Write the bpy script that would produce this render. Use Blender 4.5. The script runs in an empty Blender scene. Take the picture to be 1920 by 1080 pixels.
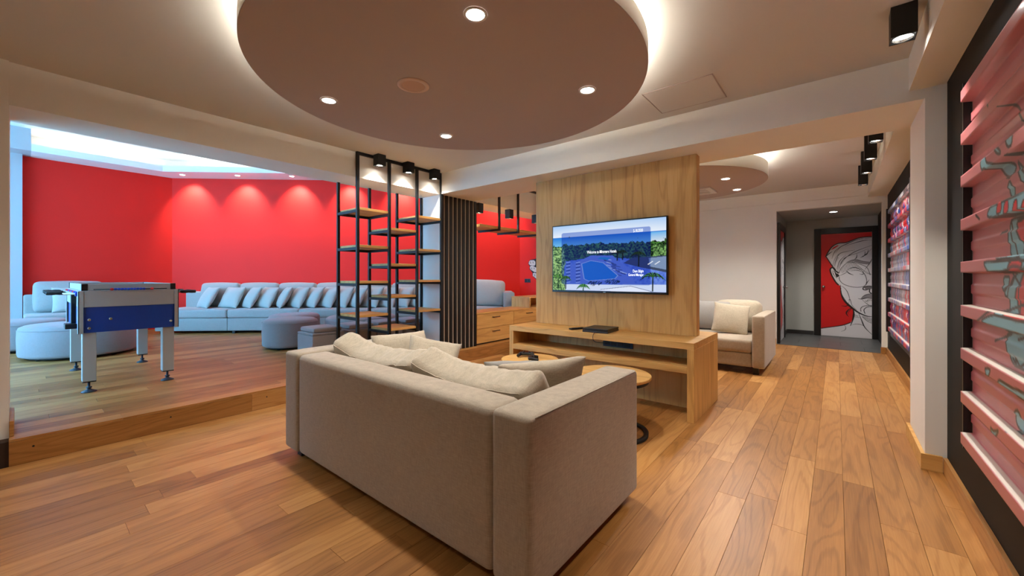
import bpy, bmesh, math, random
import numpy as np
from mathutils import Vector, Matrix, noise as mnoise
random.seed(7)
rng = np.random.default_rng(7)
scn = bpy.context.scene
C = scn.collection
PI = math.pi

# ------------------------------------------------------------------ camera
H = 1.2                                     # lens height above the lower floor
F = 748.0                                   # focal length in pixels of a 1920 frame
TH = math.atan(608.0 / F)                   # yaw to the left of +Y
cam_d = bpy.data.cameras.new('camera')
cam = bpy.data.objects.new('camera', cam_d)
C.objects.link(cam)
cam.location = (0, 0, H)
cam.rotation_euler = (PI / 2, 0, TH)
cam_d.sensor_width = 36.0
cam_d.lens = 36.0 * F / 1920.0
cam_d.shift_y = -21.0 / 1920.0
cam_d.clip_start = 0.02
cam_d.clip_end = 100
scn.camera = cam

# ------------------------------------------------------------------ world, light levels, exposure
DAY = 10.0            # daylight outside the window of the raised room
SPOT = 1.5           # recessed downlights
COVE = 1.1           # LED strips
vs = scn.view_settings
vs.view_transform = 'Standard'
vs.look = 'None'
vs.gamma = 1.0
vs.use_curve_mapping = False
vs.exposure = 0.65
world = bpy.data.worlds.new('sky')
scn.world = world
world.use_nodes = True
bg = world.node_tree.nodes['Background']
bg.inputs[0].default_value = (0.20, 0.56, 1.0, 1)
bg.inputs[1].default_value = DAY
WARM = (1.0, 0.95, 0.86)
WHITE = (1.0, 0.97, 0.93)

# portal that guides the daylight through the window of the raised room
pl = bpy.data.lights.new('window_daylight', 'AREA')
pl.shape = 'RECTANGLE'; pl.size = 5.2; pl.size_y = 2.7
pl.cycles.is_portal = True
po = bpy.data.objects.new('window_daylight', pl)
C.objects.link(po)
po.location = (-7.4, -2.62, 1.72)
po.rotation_euler = (PI / 2, 0, PI)         # shines towards +Y

# ------------------------------------------------------------------ pixel rays
fw = (-math.sin(TH), math.cos(TH)); rt = (math.cos(TH), math.sin(TH))
def ray(x, y):
    a = (x - 960.0) / F; b = (519.0 - y) / F
    return (fw[0] + rt[0] * a, fw[1] + rt[1] * a, b)
def atX(x, y, X):
    d = ray(x, y); t = X / d[0]
    return (d[1] * t, H + d[2] * t)          # (Y, Z) on the plane X = const
def atY(x, y, Y):
    d = ray(x, y); t = Y / d[1]
    return (d[0] * t, H + d[2] * t)          # (X, Z) on the plane Y = const

# ------------------------------------------------------------------ materials
def lin(c):
    if isinstance(c, str):
        c = tuple(int(c[i:i + 2], 16) / 255 for i in (0, 2, 4))
    return tuple((v / 12.92 if v <= 0.04045 else ((v + 0.055) / 1.055) ** 2.4) for v in c)
M = {}
def nodes(name):
    m = bpy.data.materials.new(name); m.use_nodes = True
    nt = m.node_tree
    b = nt.nodes['Principled BSDF']
    M[name] = m
    return m, nt, b
def N(nt, t, **kw):
    n = nt.nodes.new(t)
    for k, v in kw.items():
        setattr(n, k, v)
    return n
def plain(name, col, rough=0.6, metal=0.0, spec=0.5, coat=0.0, noise=0.0, scale=40.0, bump=0.0):
    m, nt, b = nodes(name)
    c = lin(col)
    b.inputs['Base Color'].default_value = (*c, 1)
    b.inputs['Roughness'].default_value = rough
    b.inputs['Metallic'].default_value = metal
    b.inputs['Specular IOR Level'].default_value = spec
    b.inputs['Coat Weight'].default_value = coat
    if noise or bump:
        tc = N(nt, 'ShaderNodeTexCoord')
        nz = N(nt, 'ShaderNodeTexNoise'); nz.inputs['Scale'].default_value = scale; nz.inputs['Detail'].default_value = 4
        nt.links.new(tc.outputs['Object'], nz.inputs['Vector'])
        if noise:
            mx = N(nt, 'ShaderNodeMixRGB', blend_type='MULTIPLY')
            mx.inputs[0].default_value = 1
            mx.inputs[1].default_value = (*c, 1)
            rp = N(nt, 'ShaderNodeMapRange')
            rp.inputs[3].default_value = 1 - noise; rp.inputs[4].default_value = 1 + noise
            nt.links.new(nz.outputs[0], rp.inputs[0]); nt.links.new(rp.outputs[0], mx.inputs[2])
            nt.links.new(mx.outputs[0], b.inputs['Base Color'])
        if bump:
            bp = N(nt, 'ShaderNodeBump'); bp.inputs['Strength'].default_value = bump; bp.inputs['Distance'].default_value = 0.002
            nt.links.new(nz.outputs[0], bp.inputs['Height']); nt.links.new(bp.outputs[0], b.inputs['Normal'])
    return m
def emit(name, col, strength):
    m, nt, b = nodes(name)
    b.inputs['Base Color'].default_value = (0.8, 0.8, 0.8, 1)
    b.inputs['Emission Color'].default_value = (*col, 1)
    b.inputs['Emission Strength'].default_value = strength
    return m
def wood(name, dark, mid, light, axis='Y', rough=0.38, vary=0.25, ring=16.0, fine=1.0, spec=0.4, world_space=True, line=0.35):
    """oak: contour-like cathedral figure plus fine pores, a tone of its own for every plank"""
    m, nt, b = nodes(name)
    L = nt.links.new
    geo = N(nt, 'ShaderNodeNewGeometry'); oi = N(nt, 'ShaderNodeObjectInfo')
    rv = N(nt, 'ShaderNodeVectorMath', operation='SCALE'); rv.inputs[0].default_value = (13.7, 71.3, 37.1)
    L(oi.outputs['Random'], rv.inputs['Scale'])
    ad = N(nt, 'ShaderNodeVectorMath', operation='ADD')
    L(geo.outputs['Position'], ad.inputs[0]); L(rv.outputs[0], ad.inputs[1])
    def stretch(across, along):
        mp = N(nt, 'ShaderNodeVectorMath', operation='MULTIPLY')
        s = [across, across, across]; s['XYZ'.index(axis)] = along
        mp.inputs[1].default_value = s
        L(ad.outputs[0], mp.inputs[0]); return mp.outputs[0]
    n1 = N(nt, 'ShaderNodeTexNoise'); n1.inputs['Scale'].default_value = 1; n1.inputs['Detail'].default_value = 1.5; n1.inputs['Distortion'].default_value = 0.3
    L(stretch(5.5, 0.75), n1.inputs['Vector'])
    mu = N(nt, 'ShaderNodeMath', operation='MULTIPLY'); mu.inputs[1].default_value = ring * 6.283
    L(n1.outputs[0], mu.inputs[0])
    n2 = N(nt, 'ShaderNodeTexNoise'); n2.inputs['Scale'].default_value = 1; n2.inputs['Detail'].default_value = 3
    L(stretch(60, 3.0), n2.inputs['Vector'])
    ma = N(nt, 'ShaderNodeMath', operation='MULTIPLY_ADD'); ma.inputs[1].default_value = 4.0
    L(n2.outputs[0], ma.inputs[0]); L(mu.outputs[0], ma.inputs[2])
    sn = N(nt, 'ShaderNodeMath', operation='SINE'); L(ma.outputs[0], sn.inputs[0])
    r1 = N(nt, 'ShaderNodeMapRange'); r1.inputs[1].default_value = 0.25; r1.inputs[2].default_value = 1.0
    L(sn.outputs[0], r1.inputs[0])
    n3 = N(nt, 'ShaderNodeTexNoise'); n3.inputs['Scale'].default_value = 1; n3.inputs['Detail'].default_value = 4
    L(stretch(160, 5.0), n3.inputs['Vector'])
    n4 = N(nt, 'ShaderNodeTexNoise'); n4.inputs['Scale'].default_value = 1; n4.inputs['Detail'].default_value = 2
    L(stretch(9, 1.2), n4.inputs['Vector'])
    # tone of the plank
    t0 = N(nt, 'ShaderNodeMapRange'); t0.inputs[3].default_value = 0.5 - vary; t0.inputs[4].default_value = 0.5 + vary
    L(oi.outputs['Random'], t0.inputs[0])
    t1 = N(nt, 'ShaderNodeMath', operation='MULTIPLY_ADD'); t1.inputs[1].default_value = 0.5
    L(n4.outputs[0], t1.inputs[0]); L(t0.outputs[0], t1.inputs[2])
    t2 = N(nt, 'ShaderNodeMath', operation='MULTIPLY_ADD'); t2.inputs[1].default_value = -line
    L(r1.outputs[0], t2.inputs[0]); L(t1.outputs[0], t2.inputs[2])
    t3 = N(nt, 'ShaderNodeMath', operation='MULTIPLY_ADD'); t3.inputs[1].default_value = 0.55 * fine
    L(n3.outputs[0], t3.inputs[0]); L(t2.outputs[0], t3.inputs[2])
    t4 = N(nt, 'ShaderNodeMath', operation='SUBTRACT'); t4.inputs[1].default_value = 0.275 * fine + 0.22
    L(t3.outputs[0], t4.inputs[0])
    cr = N(nt, 'ShaderNodeValToRGB')
    e = cr.color_ramp.elements
    e[0].position = 0.0; e[0].color = (*lin(dark), 1)
    e[1].position = 1.0; e[1].color = (*lin(light), 1)
    x = e.new(0.5); x.color = (*lin(mid), 1)
    L(t4.outputs[0], cr.inputs[0]); L(cr.outputs[0], b.inputs['Base Color'])
    b.inputs['Roughness'].default_value = rough
    b.inputs['Specular IOR Level'].default_value = spec
    bp = N(nt, 'ShaderNodeBump'); bp.inputs['Strength'].default_value = 0.12; bp.inputs['Distance'].default_value = 0.001
    L(t3.outputs[0], bp.inputs['Height']); L(bp.outputs[0], b.inputs['Normal'])
    return m
def fabric(name, col, var=0.20, scale=240.0):
    m, nt, b = nodes(name)
    L = nt.links.new
    tc = N(nt, 'ShaderNodeTexCoord')
    outs = []
    for sx, sz in ((1.0, 0.12), (0.12, 1.0)):
        mp = N(nt, 'ShaderNodeVectorMath', operation='MULTIPLY'); mp.inputs[1].default_value = (sx, sx, sz)
        L(tc.outputs['Object'], mp.inputs[0])
        nz = N(nt, 'ShaderNodeTexNoise'); nz.inputs['Scale'].default_value = scale; nz.inputs['Detail'].default_value = 2
        L(mp.outputs[0], nz.inputs['Vector']); outs.append(nz.outputs[0])
    big = N(nt, 'ShaderNodeTexNoise'); big.inputs['Scale'].default_value = 5; big.inputs['Detail'].default_value = 3
    L(tc.outputs['Object'], big.inputs['Vector'])
    a = N(nt, 'ShaderNodeMath', operation='ADD'); L(outs[0], a.inputs[0]); L(outs[1], a.inputs[1])
    a2 = N(nt, 'ShaderNodeMath', operation='MULTIPLY_ADD'); a2.inputs[1].default_value = 0.35
    L(big.outputs[0], a2.inputs[0]); L(a.outputs[0], a2.inputs[2])
    rp = N(nt, 'ShaderNodeMapRange'); rp.inputs[1].default_value = 0.75; rp.inputs[2].default_value = 1.6
    rp.inputs[3].default_value = 1 - var; rp.inputs[4].default_value = 1 + var
    L(a2.outputs[0], rp.inputs[0])
    mx = N(nt, 'ShaderNodeVectorMath', operation='SCALE'); mx.inputs[0].default_value = lin(col)
    L(rp.outputs[0], mx.inputs['Scale']); L(mx.outputs[0], b.inputs['Base Color'])
    b.inputs['Roughness'].default_value = 0.9
    b.inputs['Specular IOR Level'].default_value = 0.15
    b.inputs['Sheen Weight'].default_value = 0.25
    b.inputs['Sheen Roughness'].default_value = 0.5
    bp = N(nt, 'ShaderNodeBump'); bp.inputs['Strength'].default_value = 0.25; bp.inputs['Distance'].default_value = 0.0012
    L(a.outputs[0], bp.inputs['Height']); L(bp.outputs[0], b.inputs['Normal'])
    return m
def painted(name, rough=0.5, emis=0.0, coat=0.0, spec=0.5):
    """colour comes from the print on the mesh (a colour attribute)"""
    m, nt, b = nodes(name)
    at = N(nt, 'ShaderNodeVertexColor', layer_name='print')
    if emis:
        b.inputs['Base Color'].default_value = (0.01, 0.01, 0.01, 1)
        nt.links.new(at.outputs[0], b.inputs['Emission Color'])
        b.inputs['Emission Strength'].default_value = emis
    else:
        nt.links.new(at.outputs[0], b.inputs['Base Color'])
    b.inputs['Roughness'].default_value = rough
    b.inputs['Coat Weight'].default_value = coat
    b.inputs['Specular IOR Level'].default_value = spec
    return m

wood('oak_floor', '744719', 'a87238', 'cc985a', 'Y', rough=0.42, vary=0.26, ring=10, fine=0.8, line=0.17, spec=0.5)
wood('oak_panel', 'a46f32', 'd6a45c', 'ebc27e', 'Z', rough=0.5, vary=0.05, ring=6, fine=0.7, line=0.20)
wood('oak_long', 'a46f32', 'd6a45c', 'ebc27e', 'X', rough=0.5, vary=0.05, ring=6, fine=0.7, line=0.18)
wood('oak_shelf', 'a46f32', 'd6a45c', 'ebc27e', 'Y', rough=0.5, vary=0.10, ring=6, fine=0.7, line=0.16)
plain('floor_base', '3a2412', 0.9)
plain('cream_paint', 'ebe6da', 0.85, noise=0.02, scale=3)
plain('white_paint', 'ecebe6', 0.85, noise=0.02, scale=3)
plain('ceiling_paint', 'd0ccc6', 0.9, noise=0.02, scale=2)
plain('taupe_paint', 'b2a39c', 0.9, noise=0.02, scale=2)
plain('red_paint', 'ea2418', 0.6, spec=0.25, noise=0.03, scale=2)
plain('black_wall', '0b0a09', 0.6, spec=0.2, noise=0.1, scale=8)
plain('grey_wall', 'b4b4ac', 0.85, noise=0.02, scale=3)
plain('black_metal', '141414', 0.45, metal=0.3)
plain('black_lacquer', '0d0c0c', 0.3)
plain('black_plastic', '0c0c0d', 0.38)
plain('grey_plastic', '33343a', 0.4)
plain('charcoal_plastic', '2c3440', 0.5)
plain('steel', 'c9c8c4', 0.25, metal=1.0)
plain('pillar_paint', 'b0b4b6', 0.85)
plain('grey_tile', '4a4a49', 0.4, noise=0.25, scale=5)
plain('tile_joint', '2c2c2c', 0.9)
plain('slat_back', 'b5a696', 0.8)
plain('silver_board', 'b0aca7', 0.4)
plain('blue_board', '0d3f96', 0.4)
plain('bead_red', 'd8171d', 0.35)
plain('bead_blue', '1540b8', 0.35)
plain('turf_print', '2f7c3e', 0.5)
plain('black_skirting', '2b2724', 0.6)
plain('vent_white', 'd8d4cc', 0.5)
plain('speaker_cream', 'd9bda8', 0.6)
plain('fist_white', 'ddd3c8', 0.6)
plain('ink_black', '120f10', 0.6)
fabric('beige_fabric', 'a89a86')
fabric('beige_cushion', 'b3a690')
fabric('grey_fabric', 'a3a29e', var=0.08)
fabric('light_cushion', 'b4b4ae', var=0.07)
fabric('dusty_fabric', '928c8c', var=0.08)
fabric('charcoal_cushion', '98938c', var=0.08)
emit('lamp_glow', WHITE, 16.0 * SPOT)
emit('led_strip', (1.0, 0.95, 0.85), 16.0 * COVE)
emit('led_strip_cool', (1.0, 0.97, 0.92), 9.0 * COVE)
emit('text_glow', (0.9, 0.95, 1.0), 0.8)
painted('screen_print', 0.35, emis=0.6, spec=0.05)
painted('door_print', 0.35)
painted('steel_print', 0.36, coat=0.2, spec=0.4)
M['steel_print'].node_tree.nodes['Principled BSDF'].inputs['Coat Roughness'].default_value = 0.15
m, nt, b = nodes('window_glass')
tr = N(nt, 'ShaderNodeBsdfTransparent'); gl = N(nt, 'ShaderNodeBsdfGlossy'); gl.inputs['Roughness'].default_value = 0.02
mxs = N(nt, 'ShaderNodeMixShader'); mxs.inputs[0].default_value = 0.06
nt.links.new(tr.outputs[0], mxs.inputs[1]); nt.links.new(gl.outputs[0], mxs.inputs[2])
nt.links.new(mxs.outputs[0], nt.nodes['Material Output'].inputs[0])

# ------------------------------------------------------------------ mesh helpers
class MB:
    def __init__(s): s.v = []; s.f = []; s.sm = []
    def add(s, vs, fs, smooth=False):
        o = len(s.v); s.v += [tuple(v) for v in vs]
        for f in fs: s.f.append(tuple(i + o for i in f)); s.sm.append(smooth)
        return s
    def box(s, x0, x1, y0, y1, z0, z1):
        v = [(x, y, z) for z in (z0, z1) for y in (y0, y1) for x in (x0, x1)]
        return s.add(v, [(0, 2, 3, 1), (4, 5, 7, 6), (0, 1, 5, 4), (2, 6, 7, 3), (0, 4, 6, 2), (1, 3, 7, 5)])
    def prism(s, pts, z0, z1):
        n = len(pts)
        v = [(p[0], p[1], z0) for p in pts] + [(p[0], p[1], z1) for p in pts]
        fs = [tuple(range(n - 1, -1, -1)), tuple(range(n, 2 * n))]
        fs += [(i, (i + 1) % n, n + (i + 1) % n, n + i) for i in range(n)]
        return s.add(v, fs)
    def lathe(s, prof, c=(0, 0, 0), axis='Z', n=24, caps=True):
        vs = []; fs = []
        for r, h in prof:
            for k in range(n):
                a = 2 * PI * k / n
                p = (r * math.cos(a), r * math.sin(a), h)
                if axis == 'X': p = (p[2], p[0], p[1])
                elif axis == 'Y': p = (p[1], p[2], p[0])
                vs.append((p[0] + c[0], p[1] + c[1], p[2] + c[2]))
        for i in range(len(prof) - 1):
            for k in range(n):
                k2 = (k + 1) % n
                fs.append((i * n + k, i * n + k2, (i + 1) * n + k2, (i + 1) * n + k))
        s.add(vs, fs, True)
        if caps:
            o = len(s.v) - len(vs)
            s.f.append(tuple(o + k for k in range(n - 1, -1, -1))); s.sm.append(False)
            s.f.append(tuple(o + (len(prof) - 1) * n + k for k in range(n))); s.sm.append(False)
        return s
    def tube(s, pts, r, n=8):
        pts = [Vector(p) for p in pts]; vs = []; fs = []
        up = Vector((0.13, 0.21, 0.97))
        for i, p in enumerate(pts):
            d = (pts[min(i + 1, len(pts) - 1)] - pts[max(i - 1, 0)]).normalized()
            a = d.cross(up)
            if a.length < 0.05: a = d.cross(Vector((1, 0, 0)))
            a.normalize(); bb = d.cross(a)
            for k in range(n):
                t = 2 * PI * k / n
                vs.append(p + a * (r * math.cos(t)) + bb * (r * math.sin(t)))
        for i in range(len(pts) - 1):
            for k in range(n):
                k2 = (k + 1) % n
                fs.append((i * n + k, i * n + k2, (i + 1) * n + k2, (i + 1) * n + k))
        fs.append(tuple(range(n - 1, -1, -1))); fs.append(tuple((len(pts) - 1) * n + k for k in range(n)))
        return s.add(vs, fs, True)
    def mesh(s, name, mat, bevel=0.0, seg=2):
        me = bpy.data.meshes.new(name)
        me.from_pydata(s.v, [], s.f)
        me.polygons.foreach_set('use_smooth', s.sm)
        bm = bmesh.new(); bm.from_mesh(me)
        bmesh.ops.recalc_face_normals(bm, faces=bm.faces)
        if bevel:
            es = [e for e in bm.edges if len(e.link_faces) == 2 and e.calc_face_angle(0) > 0.6]
            bmesh.ops.bevel(bm, geom=es, offset=bevel, segments=seg, affect='EDGES', profile=0.5, clamp_overlap=True)
        bm.to_mesh(me); bm.free()
        me.materials.append(M[mat] if isinstance(mat, str) else mat)
        return me
def link(name, me, parent=None, loc=None, rot=None):
    o = bpy.data.objects.new(name, me); C.objects.link(o)
    if parent is not None: o.parent = parent
    if loc is not None: o.location = loc
    if rot is not None: o.rotation_euler = rot
    return o
def obj(name, mb, mat, parent=None, loc=None, rot=None, bevel=0.0, seg=2):
    return link(name, mb.mesh(name, mat, bevel, seg), parent, loc, rot)
def tag(o, label, cat, group=None):
    o['label'] = label; o['category'] = cat
    if group: o['group'] = group
    return o
def struct(o, label=None):
    o['kind'] = 'structure'
    if label: o['label'] = label
    return o
def thing(name, label, cat, loc=(0, 0, 0), rz=0.0, group=None):
    o = link(name, None, None, loc, (0, 0, rz)); o.empty_display_size = 0.1
    return tag(o, label, cat, group)
def box(name, mat, x0, x1, y0, y1, z0, z1, parent=None, bevel=0.0, seg=2):
    return obj(name, MB().box(x0, x1, y0, y1, z0, z1), mat, parent, bevel=bevel, seg=seg)

def rbox(hx, hy, hz, r, n=6, puff=(0, 0, 0), wob=0.0, seed=0.0, sag=0.0):
    """soft upholstered block centred on the origin"""
    vs = {}; L = []; fs = []
    def grid(h):
        inner = [(-h + r) + (2 * h - 2 * r) * i / n for i in range(n + 1)]
        arc = [r * (1 - math.cos(PI / 2 * (k / 3))) for k in range(3)]
        return [-h + a for a in arc] + inner + [h - a for a in reversed(arc)]
    hs = (hx, hy, hz)
    gs = [grid(h) for h in hs]
    def put(p):
        q = Vector([max(-(h - r), min(h - r, c)) for c, h in zip(p, hs)])
        d = Vector(p) - q
        if d.length > 1e-9: d = d.normalized() * r
        w = q + d
        u = [max(-1, min(1, c / h)) for c, h in zip(w, hs)]
        k = [1 - t * t for t in u]
        w.x += puff[0] * u[0] * k[1] * k[2]; w.y += puff[1] * u[1] * k[0] * k[2]; w.z += puff[2] * u[2] * k[0] * k[1]
        if wob:
            nv = mnoise.noise_vector(Vector(p) * 5.0 + Vector((seed, seed * 1.7, 3)))
            w += nv * wob
        if sag: w.z -= sag * k[0] * (0.5 + 0.5 * u[2])
        key = (round(p[0], 5), round(p[1], 5), round(p[2], 5))
        if key not in vs: vs[key] = len(L); L.append(tuple(w))
        return vs[key]
    for ax in range(3):
        a, b_ = [(1, 2), (2, 0), (0, 1)][ax]
        for sg in (-1, 1):
            for i in range(len(gs[a]) - 1):
                for j in range(len(gs[b_]) - 1):
                    q = []
                    for di, dj in ((0, 0), (1, 0), (1, 1), (0, 1)):
                        p = [0, 0, 0]; p[ax] = sg * hs[ax]; p[a] = gs[a][i + di]; p[b_] = gs[b_][j + dj]
                        q.append(put(p))
                    if sg < 0: q.reverse()
                    fs.append(tuple(q))
    mb = MB(); mb.add(L, fs, True)
    return mb
def pillow(w, h, t, n=14, seed=0.0, wob=0.006, ear=0.05, pw=0.42):
    """square scatter cushion standing in its own XZ plane, base at z = 0, thick along Y"""
    mb = MB(); vs = []; idx = {}; fs = []
    for side in (-1, 1):
        for i in range(n + 1):
            for j in range(n + 1):
                u = -math.cos(PI * i / n); v = -math.cos(PI * j / n)
                if side == 1 and (i in (0, n) or j in (0, n)):
                    idx[(side, i, j)] = idx[(-1, i, j)]; continue
                k = max(0, (1 - u * u)) ** pw * max(0, (1 - v * v)) ** pw
                x = w / 2 * u * (1 - ear * (1 - v * v)); z = h / 2 * v * (1 - ear * (1 - u * u))
                y = side * t / 2 * k
                nv = mnoise.noise_vector(Vector((x * 9 + seed, z * 9, seed + side * 0.3)))
                nw = mnoise.noise(Vector((x * 22 + seed, z * 7, seed)))
                y += (nv.y * wob + nw * wob * 0.5) * (k > 0)
                idx[(side, i, j)] = len(vs)
                vs.append((x + nv.x * wob * 0.6, y, z + h / 2 + nv.z * wob * 0.6))
    for side in (-1, 1):
        for i in range(n):
            for j in range(n):
                q = [idx[(side, i, j)], idx[(side, i + 1, j)], idx[(side, i + 1, j + 1)], idx[(side, i, j + 1)]]
                if side == 1: q.reverse()
                fs.append(tuple(q))
    zmin = min(v[2] for v in vs)
    vs = [(a, b_, c - zmin) for a, b_, c in vs]
    mb.add(vs, fs, True)
    return mb
def spot(name, parent, loc, power, angle=95, blend=0.7, col=WHITE, target=None, size=0.04):
    l = bpy.data.lights.new(name, 'SPOT'); l.energy = power * SPOT; l.color = col
    l.spot_size = math.radians(angle); l.spot_blend = blend; l.shadow_soft_size = size
    o = bpy.data.objects.new(name, l); C.objects.link(o); o.parent = parent; o.location = loc
    if target is not None:
        d = Vector(target) - Vector(loc)
        o.rotation_euler = d.to_track_quat('-Z', 'Y').to_euler()
    return o

# ------------------------------------------------------------------ painting helpers (prints as colour on fine meshes)
def smooth_line(pts, k=8, closed=False):
    P = [np.array(p, float) for p in pts]
    if len(P) < 3: return np.array(P)
    out = []
    n = len(P)
    rngi = range(n) if closed else range(n - 1)
    for i in rngi:
        p0 = P[(i - 1) % n] if closed or i > 0 else P[0]
        p1 = P[i]; p2 = P[(i + 1) % n]
        p3 = P[(i + 2) % n] if closed or i + 2 < n else P[-1]
        for t in np.linspace(0, 1, k, endpoint=False):
            out.append(0.5 * ((2 * p1) + (-p0 + p2) * t + (2 * p0 - 5 * p1 + 4 * p2 - p3) * t * t + (-p0 + 3 * p1 - 3 * p2 + p3) * t ** 3))
    if not closed: out.append(P[-1])
    return np.array(out)
def fill(img, X, Y, poly, col, alpha=1.0):
    poly = np.asarray(poly, float)
    x0, y0 = poly.min(0); x1, y1 = poly.max(0)
    ins = np.zeros(X.shape, bool)
    sel = (X >= x0) & (X <= x1) & (Y >= y0) & (Y <= y1)
    xs, ys = X[sel], Y[sel]
    r = np.zeros(xs.shape, bool)
    n = len(poly); j = n - 1
    for i in range(n):
        xi, yi = poly[i]; xj, yj = poly[j]
        if yi != yj:
            c = ((yi > ys) != (yj > ys)) & (xs < (xj - xi) * (ys - yi) / (yj - yi) + xi)
            r ^= c
        j = i
    ins[sel] = r
    img[ins] = img[ins] * (1 - alpha) + np.array(lin(col)) * alpha
    return ins
def stroke(img, X, Y, pts, w, col, taper=False):
    pts = np.asarray(pts, float)
    c = np.array(lin(col))
    n = len(pts)
    for i in range(n - 1):
        a, b_ = pts[i], pts[i + 1]
        ww = w if not taper else w * (1 - 0.75 * abs(2 * (i + 0.5) / max(1, n - 1) - 1))
        sel = (X >= min(a[0], b_[0]) - ww) & (X <= max(a[0], b_[0]) + ww) & (Y >= min(a[1], b_[1]) - ww) & (Y <= max(a[1], b_[1]) + ww)
        if not sel.any(): continue
        xs, ys = X[sel], Y[sel]
        d = b_ - a; l2 = max(1e-12, d @ d)
        t = np.clip(((xs - a[0]) * d[0] + (ys - a[1]) * d[1]) / l2, 0, 1)
        dist = np.hypot(xs - a[0] - t * d[0], ys - a[1] - t * d[1])
        cov = np.clip((ww / 2 - dist) / (ww * 0.3) + 0.5, 0, 1)[:, None]
        sub = img[sel]; img[sel] = sub * (1 - cov) + c * cov
def grid_mesh(name, P, img, mat, smooth=False):
    """P: (r, c, 3) positions, img: (r, c, 3) linear colours"""
    R_, C_ = P.shape[:2]
    me = bpy.data.meshes.new(name)
    ids = np.arange(R_ * C_).reshape(R_, C_)
    q = np.stack([ids[:-1, :-1], ids[:-1, 1:], ids[1:, 1:], ids[1:, :-1]], -1).reshape(-1, 4)
    me.vertices.add(R_ * C_); me.vertices.foreach_set('co', P.reshape(-1).astype(np.float32))
    me.loops.add(q.size); me.loops.foreach_set('vertex_index', q.reshape(-1).astype(np.int32))
    me.polygons.add(len(q)); me.polygons.foreach_set('loop_start', (np.arange(len(q)) * 4).astype(np.int32))
    me.update(calc_edges=True); me.validate()
    at = me.color_attributes.new('print', 'FLOAT_COLOR', 'POINT')
    col = np.concatenate([img.reshape(-1, 3), np.ones((R_ * C_, 1))], 1)
    at.data.foreach_set('color', col.reshape(-1).astype(np.float32))
    me.materials.append(M[mat])
    if smooth: me.polygons.foreach_set('use_smooth', np.ones(len(q), bool))
    return me
def vnoise(X, Y, sc, seed=0, oct=4):
    r = np.random.default_rng(seed); out = np.zeros(X.shape); amp = 1.0; tot = 0
    for o in range(oct):
        g = r.random((64, 64))
        x = X * sc; y = Y * sc
        xi = np.floor(x).astype(int); yi = np.floor(y).astype(int); fx = x - xi; fy = y - yi
        fx = fx * fx * (3 - 2 * fx); fy = fy * fy * (3 - 2 * fy)
        a = g[yi % 64, xi % 64]; b_ = g[yi % 64, (xi + 1) % 64]; c = g[(yi + 1) % 64, xi % 64]; d = g[(yi + 1) % 64, (xi + 1) % 64]
        out += amp * ((a * (1 - fx) + b_ * fx) * (1 - fy) + (c * (1 - fx) + d * fx) * fy)
        tot += amp; amp *= 0.55; sc *= 2.1
    return out / tot

# ================================================================== THE SETTING
PZ = 0.166            # raised floor
XS = -4.05            # edge of the step
XR = 0.62             # right wall of the back room
XN = 0.525            # right wall of the lower room (thicker)
YF = 8.5              # far wall
CZ = 2.60             # ceiling of the lower room
BZ = 2.32             # underside of the beams
UZ = 3.20             # underside of the ring in the raised room
YW = -2.6             # window wall
YB = -3.0             # wall behind the camera

def planks(parent, x0, x1, ylim, ztop, width, lens, mat, seed):
    r = random.Random(seed)
    cache = {}
    def get(wd, ln):
        k = (round(wd, 4), round(ln, 3))
        if k not in cache:
            g = 0.0006
            mb = MB().box(-wd / 2 + g, wd / 2 - g, g, ln - g, -0.014, 0)
            cache[k] = mb.mesh('plank', mat, bevel=0.0005, seg=1)
        return cache[k]
    n = int(math.ceil((x1 - x0) / width))
    for i in range(n):
        a = x0 + i * width; wd = min(width, x1 - a)
        if wd < 0.012: continue
        ya, yb = ylim(a + wd / 2)
        y = ya; first = True
        while y < yb - 0.02:
            ln = r.choice(lens)
            if first: ln = round(ln * r.choice((0.35, 0.55, 0.8, 1.0)), 2); first = False
            if y + ln > yb - 0.25: ln = yb - y
            link('plank', get(wd, ln), parent, (a + wd / 2, y, ztop))
            y += ln
fl = struct(box('floor', 'floor_base', XS - 0.02, XR, YB, YF, -0.12, -0.012), 'honey oak plank floor of the lower room')
planks(fl, XS, XR, lambda x: (-0.1, YF), 0.0, 0.136, (0.95, 1.2, 1.45, 1.7), 'oak_floor', 3)
planks(fl, XS, XR, lambda x: (YB, -0.1), 0.0, 0.544, (2.9,), 'oak_floor', 5)

# diagonal red wall runs from (-10.45, 1.93) to (-5.23, 6.70)
DA = Vector((-10.45, 1.93)); DB = Vector((-5.23, 6.70))
dd = (DB - DA).normalized(); dn = Vector((dd.y, -dd.x))       # dn points into the room
def diag_y(x):
    t = (x - DA.x) / (DB.x - DA.x)
    return DA.y + t * (DB.y - DA.y)
pf = struct(obj('floor_platform', MB().prism([(-10.45, YW), (XS - 0.02, YW), (XS - 0.02, 6.70), (-5.23, 6.70), (-10.45, 1.93)], -0.02, PZ - 0.012), 'floor_base'), 'oak plank floor of the raised room')
planks(pf, -10.45, XS + 0.002, lambda x: (YW if x < -4.2 else -0.05, min(6.70, diag_y(x))), PZ, 0.136, (1.5, 1.9, 2.3), 'oak_floor', 11)
# riser of the step, in boards, with the small lights set in it
y = -0.05; k = 0
for ln in (1.35, 1.9, 1.75, 1.83):
    obj('riser_board', MB().box(XS - 0.018, XS, y + 0.0008, y + ln - 0.0008, 0.001, PZ - 0.015), 'oak_floor', pf); y += ln
for yy in (0.05, 0.74, 1.42, 2.1, 2.8):
    obj('screw_cap', MB().lathe([(0.006, 0), (0.005, 0.002)], (XS, yy, 0.10), 'X', 10), 'black_plastic', pf)

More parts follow.
